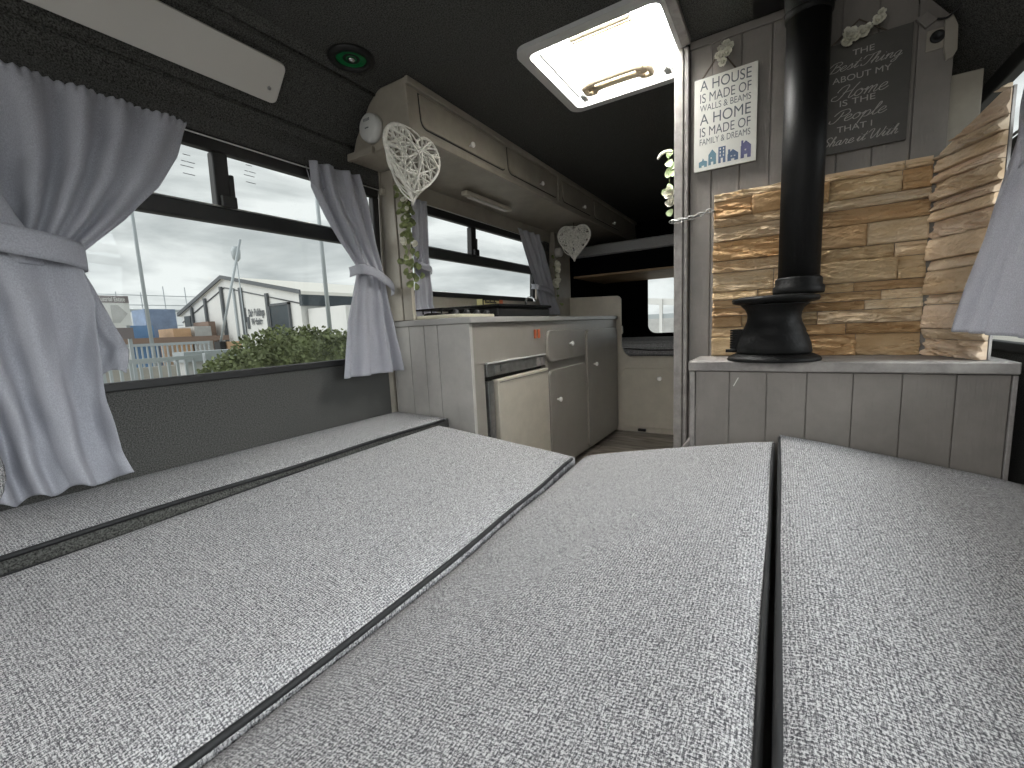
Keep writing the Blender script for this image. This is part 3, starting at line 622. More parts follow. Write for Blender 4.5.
MB().box(.318, .354, 1.714, 1.7195, 1.565, 1.618).build('plate', M['mush'], so, bevel=.002)
MB().lathe([(.0155, 0), (.0155, .004), (.010, .006), (.006, .002), (0, .002)], (.340, 1.7138, 1.596), (0, -1, 0), 24).build('socket_face', M['black'], so)
tag(MB().tube(catmull([(.33, 1.715, 1.645), (.355, 1.70, 1.632), (.378, 1.68, 1.65), (.385, 1.64, 1.66)], 6), .0025, 6).build('cable', M['black']), 'thin black cable at the top right corner of the stove wall', 'cable')

# ---------------------------------------------------------------- stove cabinet with ledge
sc = thing('stove_cabinet', 'grey panelled cabinet with worn ledge carrying the stove', 'cabinet', (.12, 1.6, 0))
mb = MB(); xs = [-.243, -.165, -.079, .012, .105, .205, .310, .428, .482]
xs = [-.243, -.166, -.083, .006, .101, .200, .313, .431][:8]+[.478]
xs = [-.230, -.130, -.029, .071, .177, .280, .383, .478]
for a, b in zip(xs, xs[1:]): mb.box(a+.0012, b-.0012, 1.502, 1.515, .02, .70)
mb.box(-.230, .478, 1.508, 1.70, .02, .70); mb.build('planked_front', M['stovegrey'], sc, bevel=.0012)
MB().box(-.246, -.2305, 1.494, 1.70, .02, .70).build('edge_strip', M['worn'], sc, bevel=.003)
MB().box(.4785, .488, 1.497, 1.70, .02, .70).build('edge_strip', M['worn'], sc, bevel=.002)
MB().box(-.250, .488, 1.487, SY-.001, .703, .733).build('ledge', M['worn'], sc, bevel=.004)
MB().prism([(-.247, 1.496, .02), (-.247, 1.496, .47), (-.272, 1.496, .44), (-.276, 1.496, .02)], (0, .15, 0)).build('side_fillet', M['worn'], sc, bevel=.003)
mb = MB().prism([(-.120, 1.5005, .655), (-.117, 1.5005, .655), (-.104, 1.5005, .682), (-.107, 1.5005, .682)], (0, .0012, 0)); mb.build('chipped_mark', M['signwhite'], sc)

# ---------------------------------------------------------------- split-face stone cladding
def stones(name, P0, U_, nrm, length, ztopf, label, seed, z0=.734, lenr=(.09, .30)):
    random.seed(seed); mb = MB(); col = mb.bm.loops.layers.float_color.new('Col'); P0 = Vector(P0); U_ = Vector(U_).normalized(); nrm = Vector(nrm).normalized()
    z = z0; slope0 = (ztopf(1)-ztopf(0)); pal = [(.62, .47, .31), (.55, .40, .24), (.68, .54, .38), (.52, .35, .19), (.72, .60, .44), (.60, .46, .29), (.50, .34, .19), (.61, .49, .34)]
    if seed == 11: pal = [(.68, .54, .39), (.72, .60, .46), (.62, .48, .33), (.70, .56, .43)]
    row = 0
    while z < ztopf(.0)-.004 or z < ztopf(1)-.004:
        h = random.choice((.028, .034, .040, .048, .066, .030, .058)); s = 0 if z < ztopf(0) or not slope0 else length*min(.9, max(0, (z-ztopf(0))/slope0))
        while s < length-1e-4:
            l = random.uniform(*lenr)
            if length-s-l < .06: l = length-s
            zt0 = min(z+h, ztopf(s/length)); zt1 = min(z+h, ztopf((s+l)/length))
            if max(zt0, zt1)-z > .004:
                zt0 = max(zt0, z+.0022); zt1 = max(zt1, z+.0022)
                c = random.choice(pal); k = random.uniform(.85, 1.15); c = tuple(min(1, q*k) for q in c); d0 = random.uniform(.010, .022); off = random.random()*50; tilt = random.uniform(-.012, .012); rough = random.choice((.004, .011, .014, .016))
                nx = max(6, int(l/.0045)); nz = max(6, int(h/.0042)); ga = .0008
                def fn(a, b):
                    ss = s+ga+(l-2*ga)*a; zb = z+ga; zt = max(z+.0022, min(z+h, ztopf(ss/length)))-ga; zz = zb+(zt-zb)*b
                    q = Vector((ss*13+off, zz*42, off)); w_ = noise.noise(q)+.5*noise.noise(q*2.3)
                    rid = abs(noise.noise(Vector((ss*9+off, zz*70+ss*18, off*2))))
                    stp = .007*math.floor(2.6*(b+.35*noise.noise(Vector((ss*6+off, off, 2)))+.10*noise.noise(Vector((ss*40, zz*40, off))))) if rough > .005 else 0
                    dd = d0+tilt*(b-.5)+rough*(w_*.9-rid*1.3)-stp*.9+.002*noise.noise(Vector((ss*120, zz*200, off)))+.004
                    eb = min(b, 1-b)*h; ea = min(a, 1-a)*l
                    dd -= .004*max(0, 1-eb/.005)+.003*max(0, 1-ea/.004)
                    return P0+U_*ss+Vector((0, 0, zz))+nrm*max(dd, .003)
                before = len(mb.bm.faces)
                V = mb.grid(fn, nx, nz, smooth=False)
                # sides back to the wall
                lp = [V[i][0] for i in range(nx)]+[V[nx][j] for j in range(nz)]+[V[i][nz] for i in range(nx, 0, -1)]+[V[0][j] for j in range(nz, 0, -1)]
                back = [mb.bm.verts.new(v.co-nrm*(v.co-P0).dot(nrm)) for v in lp]; m_n = len(lp)
                for i in range(m_n): mb.bm.faces.new((lp[i], lp[(i+1)%m_n], back[(i+1)%m_n], back[i]))
                mb.bm.faces.ensure_lookup_table()
                for fi in range(before, len(mb.bm.faces)):
                    for lo in mb.bm.faces[fi].loops: lo[col] = (*c, 1)
            s += l
        z += h; row += 1
    o = mb.build(name, M['stone']); return tag(o, label, 'stone cladding')
stones('stone_cladding', (-.208, SY-.002, 0), (1, 0, 0), (0, -1, 0), .560, lambda t: 1.292, 'sandstone split face cladding on the back wall behind the stove', 5)
sx0, sy0, sx1, sy1 = .352, 1.705, .428, 1.527
dl = math.hypot(sx1-sx0, sy1-sy0); ud = Vector((sx1-sx0, sy1-sy0, 0)).normalized(); nd = Vector((ud.y, -ud.x, 0)); nd = nd if nd.x < 0 else -nd
stones('stone_cladding', Vector((sx0, sy0, 0))-nd*.014+Vector((0, 0, 0)), ud, nd, dl, lambda t: 1.292+.085*t, 'paler stone cladding on the angled side return next to the right curtain', 11, lenr=(.2, .3))
mb = MB(); pp = Vector((sx0, sy0, 0))-nd*.016; qq = Vector((sx1, sy1, 0))-nd*.016
mb.hexa([(pp.x, pp.y, .734), (qq.x, qq.y, .734), (qq.x+.006, qq.y+.003, .734), (pp.x+.006, pp.y+.003, .734), (pp.x, pp.y, 1.29), (qq.x, qq.y, 1.37), (qq.x+.006, qq.y+.003, 1.37), (pp.x+.006, pp.y+.003, 1.29)])
tag(mb.build('backing_board', M['worn']), 'thin painted backing board behind the angled stone return', 'board')

# ---------------------------------------------------------------- stove and flue
st = thing('pot_belly_stove', 'small black cast iron stove on the grey ledge', 'stove', (-.015, 1.575, .733))
c = (-.017, 1.558, .7335)
MB().lathe([(.124, 0), (.126, .004), (.122, .011), (.108, .018), (.100, .021), (.0, .022)], c, seg=48).build('base_plate', M['iron'], st)
MB().lathe([(.099, .0215), (.102, .028), (.098, .05), (.091, .072), (.084, .085), (.085, .09), (.078, .104), (.073, .118), (.071, .130), (.072, .142), (.078, .156), (.088, .166), (.092, .170), (0, .171)], c, seg=48).build('body', M['iron'], st)
MB().lathe([(.100, .1715), (.113, .176), (.116, .184), (.112, .190), (.09, .194), (0, .195)], c, seg=48).build('top_plate', M['iron'], st)
mb = MB()
for k in range(9):
    z = .7335+.030+k*.0075; mb.box(-.135, -.112, 1.545, 1.585, z, z+.0055)
mb.box(-.128, -.100, 1.548, 1.582, .757, .83); mb.build('ash_door', M['iron'], st, bevel=.001)
MB().tube([(-.145, 1.53, .764), (-.115, 1.53, .764), (-.105, 1.545, .764)], .005, 8).build('damper_handle', M['iron'], st)
fl = thing('flue_pipe', 'black flue pipe rising from the stove to the ceiling', 'flue pipe', (.043, 1.575, .93))
MB().lathe([(.053, .9395), (.053, 1.80)], (.043, 1.575, 0), seg=48).build('pipe', M['pipeblack'], fl)
MB().lathe([(.064, .9290), (.066, .935), (.066, .950), (.060, .955), (.060, .972), (.056, .977), (.0535, .978)], (.043, 1.575, 0), seg=48).build('lower_collar', M['iron'], fl)
MB().lathe([(.0535, 1.680), (.0565, 1.684), (.0575, 1.69), (.0575, 1.72), (.0595, 1.724), (.0595, 1.80)], (.043, 1.575, 0), seg=48).build('upper_collar', M['pipeblack'], fl)
mb = MB().tube([(.043+.0580*math.cos(a), 1.575+.0580*math.sin(a), 1.705+.012*math.sin(a*1.0)) for a in [2*math.pi*k/40 for k in range(40)]], .0022, 6, closed=True); mb.build('band_clip', M['iron'], fl)
struct(MB().box(-.10, .19, 1.47, 1.70, 1.797, 1.804).build('trim_11', M['black']), 'black plate in the ceiling round the flue')

# ---------------------------------------------------------------- signs
def text_into(mb, s, x0, x1, zb, h, y, mi=0, shear=0, axis='x', bold=0):
    cu = bpy.data.curves.new('t', 'FONT'); cu.body = s; cu.shear = shear; cu.extrude = 0; cu.offset = bold; cu.size = 1
    o = bpy.data.objects.new('t', cu); C.objects.link(o); bpy.context.view_layer.update()
    me = bpy.data.meshes.new_from_object(o.evaluated_get(bpy.context.evaluated_depsgraph_get()))
    xsn = [v.co.x for v in me.vertices]; ysn = [v.co.y for v in me.vertices]; a, b = min(xsn), max(xsn); c_, d_ = 0, max(ysn)
    off = []
    for v in me.vertices:
        t = (v.co.x-a)/(b-a); zz = zb+(v.co.y-c_)/(d_-c_)*h
        off.append(mb.bm.verts.new((x0+(x1-x0)*t, y, zz) if axis == 'x' else (y, x0+(x1-x0)*t, zz)))
    for p in me.polygons:
        try: mb.bm.faces.new([off[i] for i in p.vertices]).material_index = mi
        except ValueError: pass
    bpy.data.objects.remove(o); bpy.data.curves.remove(cu); bpy.data.meshes.remove(me)
ws = thing('hanging_sign', 'white hanging sign about a house and a home with little houses', 'sign', (-.17, 1.715, 1.37))
wx0, wx1, wz0, wz1, wy = -.272, -.083, 1.375, 1.675, 1.703
MB().hexa([(wx0, wy, wz0), (wx1, wy, wz0), (wx1, wy+.008, wz0), (wx0, wy+.008, wz0), (wx0, wy, wz1-.004), (wx1, wy, wz1), (wx1, wy+.008, wz1), (wx0, wy+.008, wz1-.004)]).build('board', M['signwhite'], ws, bevel=.001)
mb = MB(); y = wy-.0006
lines = [('A HOUSE', 1.632, .032), ('IS MADE OF', 1.594, .029), ('WALLS & BEAMS', 1.567, .020), ('A HOME', 1.524, .034), ('IS MADE OF', 1.486, .029), ('FAMILY & DREAMS', 1.459, .020)]
for s_, zb, h in lines: text_into(mb, s_, wx0+.018, wx1-.018, zb, h, y)
mb.build('lettering', M['lettergrey'], ws, keepn=True)
mb = MB()
def house(x, z, w_, h, roof, mi, wins, chim=False):
    pts = [(x, z), (x+w_*.35, z), (x+w_*.35, z+h*.3), (x+w_*.65, z+h*.3), (x+w_*.65, z), (x+w_, z), (x+w_, z+h)]+([(x+w_/2, z+h+roof)] if roof else [])+[(x, z+h)]
    mb.bm.faces.new([mb.bm.verts.new((p, y, q)) for p, q in pts]).material_index = mi
    if chim: mb.bm.faces.new([mb.bm.verts.new((p, y, q)) for p, q in ((x+w_*.05, z+h), (x+w_*.25, z+h), (x+w_*.25, z+h+roof*1.1), (x+w_*.05, z+h+roof*1.1))]).material_index = mi
    for (a, b) in wins: mb.bm.faces.new([mb.bm.verts.new((x+w_*p, y-.0004, z+h*q)) for p, q in ((a, b), (a+.14, b), (a+.14, b+.12), (a, b+.12))]).material_index = 3
house(wx0+.016, 1.387, .026, .018, .004, 0, []); house(wx0+.026, 1.405, .006, .004, .008, 0, [])
house(wx0+.046, 1.389, .024, .034, .016, 0, [(.3, .6)]); house(wx0+.077, 1.389, .022, .052, 0, 1, [(.2, .4), (.65, .4), (.2, .6), (.65, .6), (.2, .8), (.65, .8)])
house(wx0+.105, 1.389, .032, .022, .014, 1, [(.3, .6), (.6, .6)], True); house(wx0+.144, 1.389, .030, .038, .016, 2, [(.4, .6)], True)
mb.build('printed_houses', [M['teal'], M['slateblue'], M['indigo'], M['signwhite']], ws, keepn=True)
MB().tube([(-.248, 1.7065, 1.672), (-.192, 1.7065, 1.742), (-.148, 1.7065, 1.676)], .0025, 6).build('hanging_string', M['string'], ws)
gs = thing('hanging_sign', 'dark grey sign with pale script about the best thing about home', 'sign', (.17, 1.715, 1.33))
gx0, gx1, gz0, gz1 = .045, .288, 1.345, 1.648
MB().box(gx0, gx1, wy, wy+.008, gz0, gz1).build('board', M['signgrey'], gs, bevel=.001)
GL = {
'e': ([[(0,.35),(.45,.6),(.5,.92),(.28,1),(.06,.6),(.14,.08),(.42,0),(.75,.35)]], .72), 's': ([[(0,.3),(.35,1.05),(.42,.6),(.5,.25),(.3,0),(.08,.1)], [(.3,0),(.65,.3)]], .62),
't': ([[(0,.3),(.32,1.2),(.42,1.8),(.2,.25),(.32,0),(.6,.3)], [(.02,1.15),(.62,1.2)]], .58), 'h': ([[(0,.3),(.38,1.4),(.45,1.9),(.3,1.85),(.12,0),(.2,.6),(.48,1),(.58,.8),(.52,.2),(.64,0),(.88,.3)]], .86),
'i': ([[(0,.3),(.25,1),(.17,.2),(.3,0),(.55,.3)], [(.3,1.38),(.34,1.46)]], .52), 'n': ([[(0,.6),(.15,1),(.12,.5),(.1,0),(.2,.6),(.46,1),(.56,.8),(.5,.2),(.62,0),(.86,.3)]], .84),
'g': ([[(.55,.85),(.3,1),(.05,.6),(.12,.05),(.4,.2),(.56,.9),(.42,-.6),(.2,-.95),(.02,-.7),(.35,-.2),(.8,.3)]], .78), 'o': ([[(.38,1),(.1,.8),(.05,.3),(.28,0),(.56,.3),(.55,.8),(.36,1),(.5,.75),(.82,.8)]], .78),
'm': ([[(0,.6),(.15,1),(.1,0),(.2,.6),(.42,1),(.5,.8),(.44,0),(.54,.6),(.76,1),(.86,.8),(.8,.2),(.92,0),(1.15,.3)]], 1.12), 'p': ([[(0,.5),(.2,1),(.1,0),(0,-.95)], [(.1,.1),(.25,.75),(.5,1),(.64,.6),(.48,.05),(.2,.08)], [(.4,0),(.84,.3)]], .8),
'l': ([[(0,.3),(.4,1.4),(.42,1.95),(.26,1.8),(.16,.3),(.3,0),(.6,.3)]], .55), 'r': ([[(0,.3),(.2,1.08),(.26,.9),(.5,.92),(.42,.3),(.54,0),(.78,.3)]], .74),
'a': ([[(.55,.85),(.3,1),(.05,.6),(.12,.05),(.4,.2),(.58,1),(.54,.2),(.68,0),(.9,.3)]], .88), ' ': ([], .35),
'B': ([[(.45,1.7),(.35,.8),(.15,0),(-.2,.1),(-.25,.4)], [(-.2,1.3),(.1,1.9),(.7,2.05),(1,1.6),(.6,1.1),(.35,1.05)], [(.35,1.05),(.9,1),(1.02,.5),(.7,0),(.2,.05)]], 1.12),
'T': ([[(-.15,1.3),(.05,1.85),(.5,1.8),(1.25,2.1)], [(.72,1.85),(.55,.7),(.3,.05),(-.05,.05),(-.1,.4)]], .85), 'H': ([[(-.3,1.2),(-.05,1.9),(.45,2.0),(.35,.9),(.05,0),(-.45,.1),(-.5,.5),(-.2,.7)], [(1.25,2.1),(1.0,1.3),(.9,.2),(1.05,0),(1.3,.3)], [(.2,.95),(1.0,1.15)]], 1.3),
'P': ([[(.45,1.7),(.3,.7),(0,0),(-.4,.1),(-.4,.5)], [(-.25,1.2),(.1,1.9),(.75,2.05),(1.05,1.5),(.75,1.0),(.35,.95)]], .85), 'S': ([[(1,1.65),(.75,2.05),(.35,1.7),(.5,1.2),(.85,.75),(.7,.15),(.2,0),(-.15,.35),(.1,.6)]], 1.0),
'W': ([[(-.3,1.4),(0,1.95),(.3,1.9),(.25,.9),(.4,0),(.8,.8),(1.0,1.8),(1.0,.8),(1.15,0),(1.55,1.1),(1.65,2.0)]], 1.6)}
def script(mb, s, x0, x1, zb, xh, y, wdt=.0016):
    x = 0; strokes = []
    for ch in s:
        st_, adv = GL[ch]
        for q in st_: strokes.append([(x+a+.28*b, b) for a, b in q])
        x += adv
    mn = min(p[0] for q in strokes for p in q); mx = max(p[0] for q in strokes for p in q); k = (x1-x0)/(mx-mn)
    for q in strokes:
        P = catmull([Vector((x0+(a-mn)*k, y, zb+b*xh)) for a, b in q], 5); mb_pts = P; L_, Rr = [], []
        for i, p in enumerate(P):
            t = P[min(i+1, len(P)-1)]-P[max(i-1, 0)]; t.normalize(); wq = wdt*(.55+.55*abs(t.z)); nrm = Vector((-t.z, 0, t.x))*wq/2
            L_.append(mb.bm.verts.new(p+nrm)); Rr.append(mb.bm.verts.new(p-nrm))
        for i in range(len(P)-1): mb.bm.faces.new((L_[i], L_[i+1], Rr[i+1], Rr[i]))
mb = MB(); y = wy-.0006
text_into(mb, 'THE', .156, .206, 1.606, .015, y); script(mb, 'Best Thing', .097, .268, 1.572, .0125, y, .0020)
text_into(mb, 'ABOUT MY', .112, .246, 1.541, .016, y); script(mb, 'Home', .112, .242, 1.494, .0170, y, .0024)
text_into(mb, 'IS THE', .132, .214, 1.474, .016, y); script(mb, 'People', .108, .242, 1.432, .0150, y, .0024)
text_into(mb, 'THAT I', .128, .210, 1.402, .016, y); script(mb, 'Share it With', .090, .270, 1.367, .0125, y, .0020)
mb.build('lettering', M['letterwhite'], gs, keepn=True)
MB().tube([(.10, 1.7065, 1.645), (.168, 1.7065, 1.70), (.235, 1.7065, 1.645)], .002, 6).build('hanging_string', M['string'], gs)

# ---------------------------------------------------------------- flowers and garlands
def petal(mb, c, dirv, up, l, wd, mi):
    dirv = Vector(dirv).normalized(); up = Vector(up); sd = dirv.cross(up); sd = sd.normalized() if sd.length > 1e-3 else Vector((1, 0, 0)); c = Vector(c); nrm = sd.cross(dirv)
    ring = []
    for k in range(8):
        t = 2*math.pi*k/8; a = .5-.5*math.cos(t); ring.append(mb.bm.verts.new(c+dirv*l*a+sd*wd*math.sin(t)*.5*(.6+.8*a)+nrm*l*.25*a*a))
    q = mb.bm.verts.new(c+dirv*l*.5-nrm*l*.10)
    for k in range(8): fc = mb.bm.faces.new((ring[k], ring[(k+1)%8], q)); fc.smooth = True; fc.material_index = mi
def blossom(mb, c, rad, facing, mi, n=6, layers=2):
    facing = Vector(facing).normalized(); a = facing.orthogonal().normalized(); b = facing.cross(a)
    for ly in range(layers):
        for k in range(n):
            t = 2*math.pi*(k+.5*ly)/n+random.random()*.5; d = math.cos(t)*a+math.sin(t)*b+facing*(.3+.7*ly)
            petal(mb, Vector(c)+facing*.001*ly, d, facing, rad*(1-.25*ly)*random.uniform(.85, 1.15), rad*.8, mi)
def spray(name, label, pts, leaf_n, leaf_size, blooms, seed, facing, spread, leafmat='ivy', stemr=.0015):
    random.seed(seed); t = thing(name, label, 'artificial flowers', pts[-1])
    P = catmull(pts, 8); mb = MB(); mb.tube(P, stemr, 6); mb.build('stem', M['ivy'], t)
    if leaf_n:
        mb = MB()
        for k in range(leaf_n):
            p = random.choice(P)+Vector([random.gauss(0, spread[i]) for i in range(3)]); d = Vector((random.gauss(0, 1), random.gauss(0, .4), random.gauss(-.3, 1)))
            petal(mb, p, d, facing, leaf_size*random.uniform(.7, 1.2), leaf_size*.75, 0)
        mb.build('leaves', M[leafmat], t)
    for (c, rad) in blooms:
        mb = MB(); blossom(mb, c, rad, Vector(facing)+Vector((random.uniform(-.3, .3), 0, random.uniform(-.3, .3))), 0); mb.ball(Vector(c)+Vector(facing).normalized()*.003, rad*.2, sub=1); mb.build('blossom', M['petal'], t)
    return t
spray('ivy_garland', 'trailing green ivy garland with white blossoms on the painted pillar', [(-1.375, 1.415, 1.46), (-1.365, 1.405, 1.38), (-1.365, 1.41, 1.28), (-1.345, 1.405, 1.18), (-1.35, 1.415, 1.09)], 62, .034, [((-1.375, 1.395, 1.255), .022), ((-1.315, 1.395, 1.235), .016), ((-1.37, 1.40, 1.425), .014), ((-1.345, 1.395, 1.385), .012), ((-1.36, 1.395, 1.35), .010)], 3, (.3, -1, 0), (.016, .008, .01))
spray('flower_spray', 'white flower spray hanging by the far kitchen curtain', [(-1.47, 3.04, 1.36), (-1.465, 3.04, 1.28), (-1.46, 3.05, 1.16), (-1.46, 3.07, 1.06)], 10, .03, [((-1.45, 3.04, 1.325), .032), ((-1.45, 3.05, 1.285), .030), ((-1.45, 3.04, 1.24), .024), ((-1.455, 3.00, 1.19), .034), ((-1.45, 3.04, 1.20), .030), ((-1.45, 3.01, 1.165), .030)], 4, (1, -.6, 0), (.01, .01, .02))
spray('flower_spray', 'pale green and white flower spray hanging behind the post in the doorway', [(-.36, 1.80, 1.50), (-.378, 1.80, 1.47), (-.375, 1.80, 1.40), (-.368, 1.80, 1.32)], 9, .034, [((-.370, 1.795, 1.345), .026), ((-.365, 1.795, 1.310), .024)], 8, (0, -1, 0), (.006, .004, .03), 'palegreen')
mb = MB().tube(catmull([(-.365, 1.80, 1.495), (-.385, 1.80, 1.502), (-.405, 1.80, 1.497), (-.418, 1.80, 1.480)], 6), [.003, .004, .005, .005, .006, .006, .006, .006, .006, .006, .006, .006, .006, .006, .006, .005, .005, .004, .003], 8)
tag(mb.build('petal_frond', M['petal']), 'single curved white frond poking out behind the post', 'artificial flowers')
def posy(name, label, blooms, seed):
    random.seed(seed); t = thing(name, label, 'artificial flowers', (blooms[0][0][0], blooms[0][0][1], blooms[0][0][2]-.02))
    for c, rad in blooms:
        mb = MB(); blossom(mb, c, rad, (random.uniform(-.4, .4), -1, random.uniform(-.2, .5)), 0, 6, 3); mb.ball((c[0], c[1]-.003, c[2]), rad*.4, sub=1); mb.build('blossom', M['petal'], t)
posy('flower_posy', 'white flower posy on the string of the white sign', [((-.190, 1.692, 1.735), .018), ((-.175, 1.69, 1.745), .016), ((-.187, 1.69, 1.715), .018), ((-.172, 1.69, 1.722), .017), ((-.182, 1.69, 1.695), .015), ((-.162, 1.692, 1.738), .012), ((-.198, 1.692, 1.722), .012)], 2)
posy('flower_posy', 'cream roses across the top of the dark grey sign', [((.145, 1.69, 1.655), .024), ((.137, 1.69, 1.640), .018), ((.172, 1.69, 1.655), .018), ((.185, 1.69, 1.660), .015), ((.212, 1.69, 1.672), .018), ((.214, 1.69, 1.690), .012), ((.160, 1.69, 1.648), .015)], 6)

# ---------------------------------------------------------------- wicker hearts
def heart(name, label, c, ax, upv, Wd, Hh, nst, rs, seed, hang):
    random.seed(seed); c = Vector(c); ax = Vector(ax).normalized(); upv = Vector(upv).normalized(); nrm = ax.cross(upv)
    def hp(t):
        x = 16*math.sin(t)**3/16; y = (13*math.cos(t)-5*math.cos(2*t)-2*math.cos(3*t)-math.cos(4*t)); return x*Wd/2, (y+2.5)/14.5*Hh/2*.97
    raw = [hp(2*math.pi*k/720) for k in range(720)]; cum = [0]
    for k in range(720): cum.append(cum[-1]+math.dist(raw[k], raw[(k+1)%720]))
    poly = []; k = 0
    for q in range(64):
        while cum[k] < cum[-1]*q/64: k += 1
        poly.append(raw[k%720])
    def inside(x, y):
        r_ = False
        for i in range(64):
            (x1, y1), (x2, y2) = poly[i], poly[i-1]
            if (y1 > y) != (y2 > y) and x < (x2-x1)*(y-y1)/(y2-y1)+x1: r_ = not r_
        return r_
    t = thing(name, label, 'wicker heart', c-upv*Hh/2)
    mb = MB()
    for k in range(3):
        off = nrm*random.uniform(-.006, .006); mb.tube([c+ax*x*(.985-.02*k)+upv*y*(.985-.02*k)+off for x, y in poly], rs*1.15, 6, closed=True)
    mb.build('rim', M['wicker'], t)
    mb = MB(); n = 0
    while n < nst:
        i = random.randrange(64); j = (i+random.randint(12, 50))%64
        a, b = poly[i], poly[j]; mx, my = (a[0]+b[0])/2, (a[1]+b[1])/2
        if not all(inside(a[0]+(b[0]-a[0])*q, a[1]+(b[1]-a[1])*q) for q in (.12, .3, .5, .7, .88)): continue
        if math.hypot(a[0]-b[0], a[1]-b[1]) < Wd*.3: continue
        bul = random.choice((-1, 1))*random.uniform(.004, .026); cu = random.uniform(-.2, .2)*Wd
        P = []
        for k in range(9):
            q = k/8; s_ = math.sin(math.pi*q); P.append(c+ax*(a[0]+(b[0]-a[0])*q+cu*s_*.4)+upv*(a[1]+(b[1]-a[1])*q+cu*s_)+nrm*bul*s_)
        mb.tube(P, rs*random.uniform(.7, 1.2), 5); n += 1
    mb.build('woven_strands', M['wicker'], t)
    top = c+upv*Hh*.30; mb = MB().tube([top, Vector(hang)], .0015, 6); mb.ball(top+upv*.01, .008, sub=1); mb.build('hanging_loop', M['string'], t)
    return t
heart('wicker_heart', 'large white wicker heart at the near corner of the overhead cupboard', (-1.130, 1.215, 1.447), (.12, 1, -.10), (0.05, .07, 1), .250, .262, 66, .0034, 12, (-1.19, 1.275, 1.60))
heart('wicker_heart', 'smaller white wicker heart hanging under the far end of the overhead cupboard', (-1.285, 3.0, 1.450), (1, .25, 0), (0, 0, 1), .240, .265, 80, .0034, 13, (-1.285, 3.0, 1.606))

# ---------------------------------------------------------------- chain
ch = thing('chain', 'short steel chain hooked across the post left of the stones', 'chain', (-.28, 1.67, 1.22))
n = 9
for k in range(n):
    t = (k+.5)/n; p = Vector((-.345+.135*t, 1.680, 1.218+.018*t-.006*math.sin(math.pi*t))); rot = k % 2
    P = []
    for q in range(16):
        a = 2*math.pi*q/16; du = .0125*math.cos(a); dw = .006*math.sin(a)
        P.append(p+Vector((du, dw if rot else 0, 0 if rot else dw)))
    MB().tube(P, .0017, 6, closed=True).build('link', M['steel'], ch)
MB().tube([(-.21, 1.679, 1.236), (-.205, 1.7195, 1.236)], .003, 8).build('hook', M['steel'], ch)
MB().tube([(-.340, 1.675, 1.216), (-.335, 1.6895, 1.216)], .004, 8).build('hook', M['steel'], ch)

# ---------------------------------------------------------------- curtains
def cloth(parent, rows, ztop, zbot, n, amp, seed, name='cloth', nu=110, nv=60, thick=.0016, fr=0, side=-1, phase=0, hem=0, rag=.0, flare=0):
    """rows: (z, yL, yR, x, foldscale)"""
    random.seed(seed); ph = [random.uniform(-.35, .35) for _ in range(40)]
    def fn(a, b):
        z = ztop+(zbot-ztop)*b; yL, yR, xb, fs = interp(rows, z)
        y = yL+(yR-yL)*a
        warp = a+.05*math.sin(a*7+seed)+.02*noise.noise(Vector((a*4, b*2.5, seed)))
        w_ = math.sin(2*math.pi*n*warp+phase+.8*noise.noise(Vector((a*2, b*2, seed*3.1))))
        w_ = math.copysign(abs(w_)**.8, w_)
        fold = amp*fs*w_*(.75+.5*noise.noise(Vector((a*5, b*1.2, seed+9))))+.010*fs*noise.noise(Vector((a*9, b*6, seed+5)))
        if fr and b < .06:   # gathered heading
            k = 1-b/.06; fold = fold*(1-k*.5)+.004*k*math.sin(2*math.pi*fr*a)+.002*k*math.sin(2*math.pi*fr*2.3*a); z += .0022*k*math.sin(2*math.pi*fr*a+1)
        z += rag*math.sin(2*math.pi*n*warp+phase+1)*b**4
        sx = 1 if side < 0 else -1
        return Vector((xb+sx*fold, y, z))
    mb = MB(); mb.grid(fn, nu, nv)
    return mb.build(name, M['curtain'], parent, solid=thick)
def band(parent, pts, h, name='tieback'):
    mb = MB(); P = catmull(pts, 6); V = []
    for j in range(7):
        q = j/6; V.append([mb.bm.verts.new(p+Vector((.004*math.sin(math.pi*q), 0, (q-.5)*h))) for p in P])
    for j in range(6):
        for i in range(len(P)-1): fc = mb.bm.faces.new((V[j][i], V[j][i+1], V[j+1][i+1], V[j+1][i])); fc.smooth = True
    return mb.build(name, M['curtain'], parent, solid=.003)
# long curtain at the left edge
c1 = thing('curtain', 'long grey linen curtain tied back at the left edge above the bed', 'curtain', (-1.48, .2, .52))
cloth(c1, [(1.50, -.06, .665, -1.485, .8), (1.40, -.02, .63, -1.482, 1), (1.30, .05, .57, -1.480, 1), (1.20, .11, .485, -1.475, .9), (1.10, .16, .385, -1.47, .45), (1.06, .17, .375, -1.47, .4)], 1.505, 1.06, 6.5, .021, 1, 'upper_swag', fr=38, nu=200, nv=80)
cloth(c1, [(1.50, -.35, .02, -1.42, .8), (1.33, -.25, .20, -1.425, 1), (1.20, -.12, .262, -1.43, .8), (1.10, -.02, .305, -1.435, .5), (1.06, 0, .31, -1.44, .4)], 1.50, 1.06, 4.5, .018, 2, 'front_swag', nu=140)
cloth(c1, [(1.08, .24, .375, -1.475, .5), (.99, .26, .402, -1.48, 1), (.90, .28, .432, -1.485, 1), (.857, .28, .448, -1.487, 1.1), (.78, .28, .43, -1.487, 1.2)], 1.08, .795, 2.4, .012, 3, 'rear_fall', rag=.012)
cloth(c1, [(1.08, .06, .368, -1.445, .45), (.98, .08, .385, -1.445, .9), (.86, .10, .375, -1.445, 1.2), (.73, .13, .372, -1.445, 1.4), (.60, .14, .385, -1.448, 1.5), (.52, .15, .405, -1.45, 1.5)], 1.08, .53, 3.3, .021, 4, 'lower_fall', nu=160, nv=80, rag=.010)
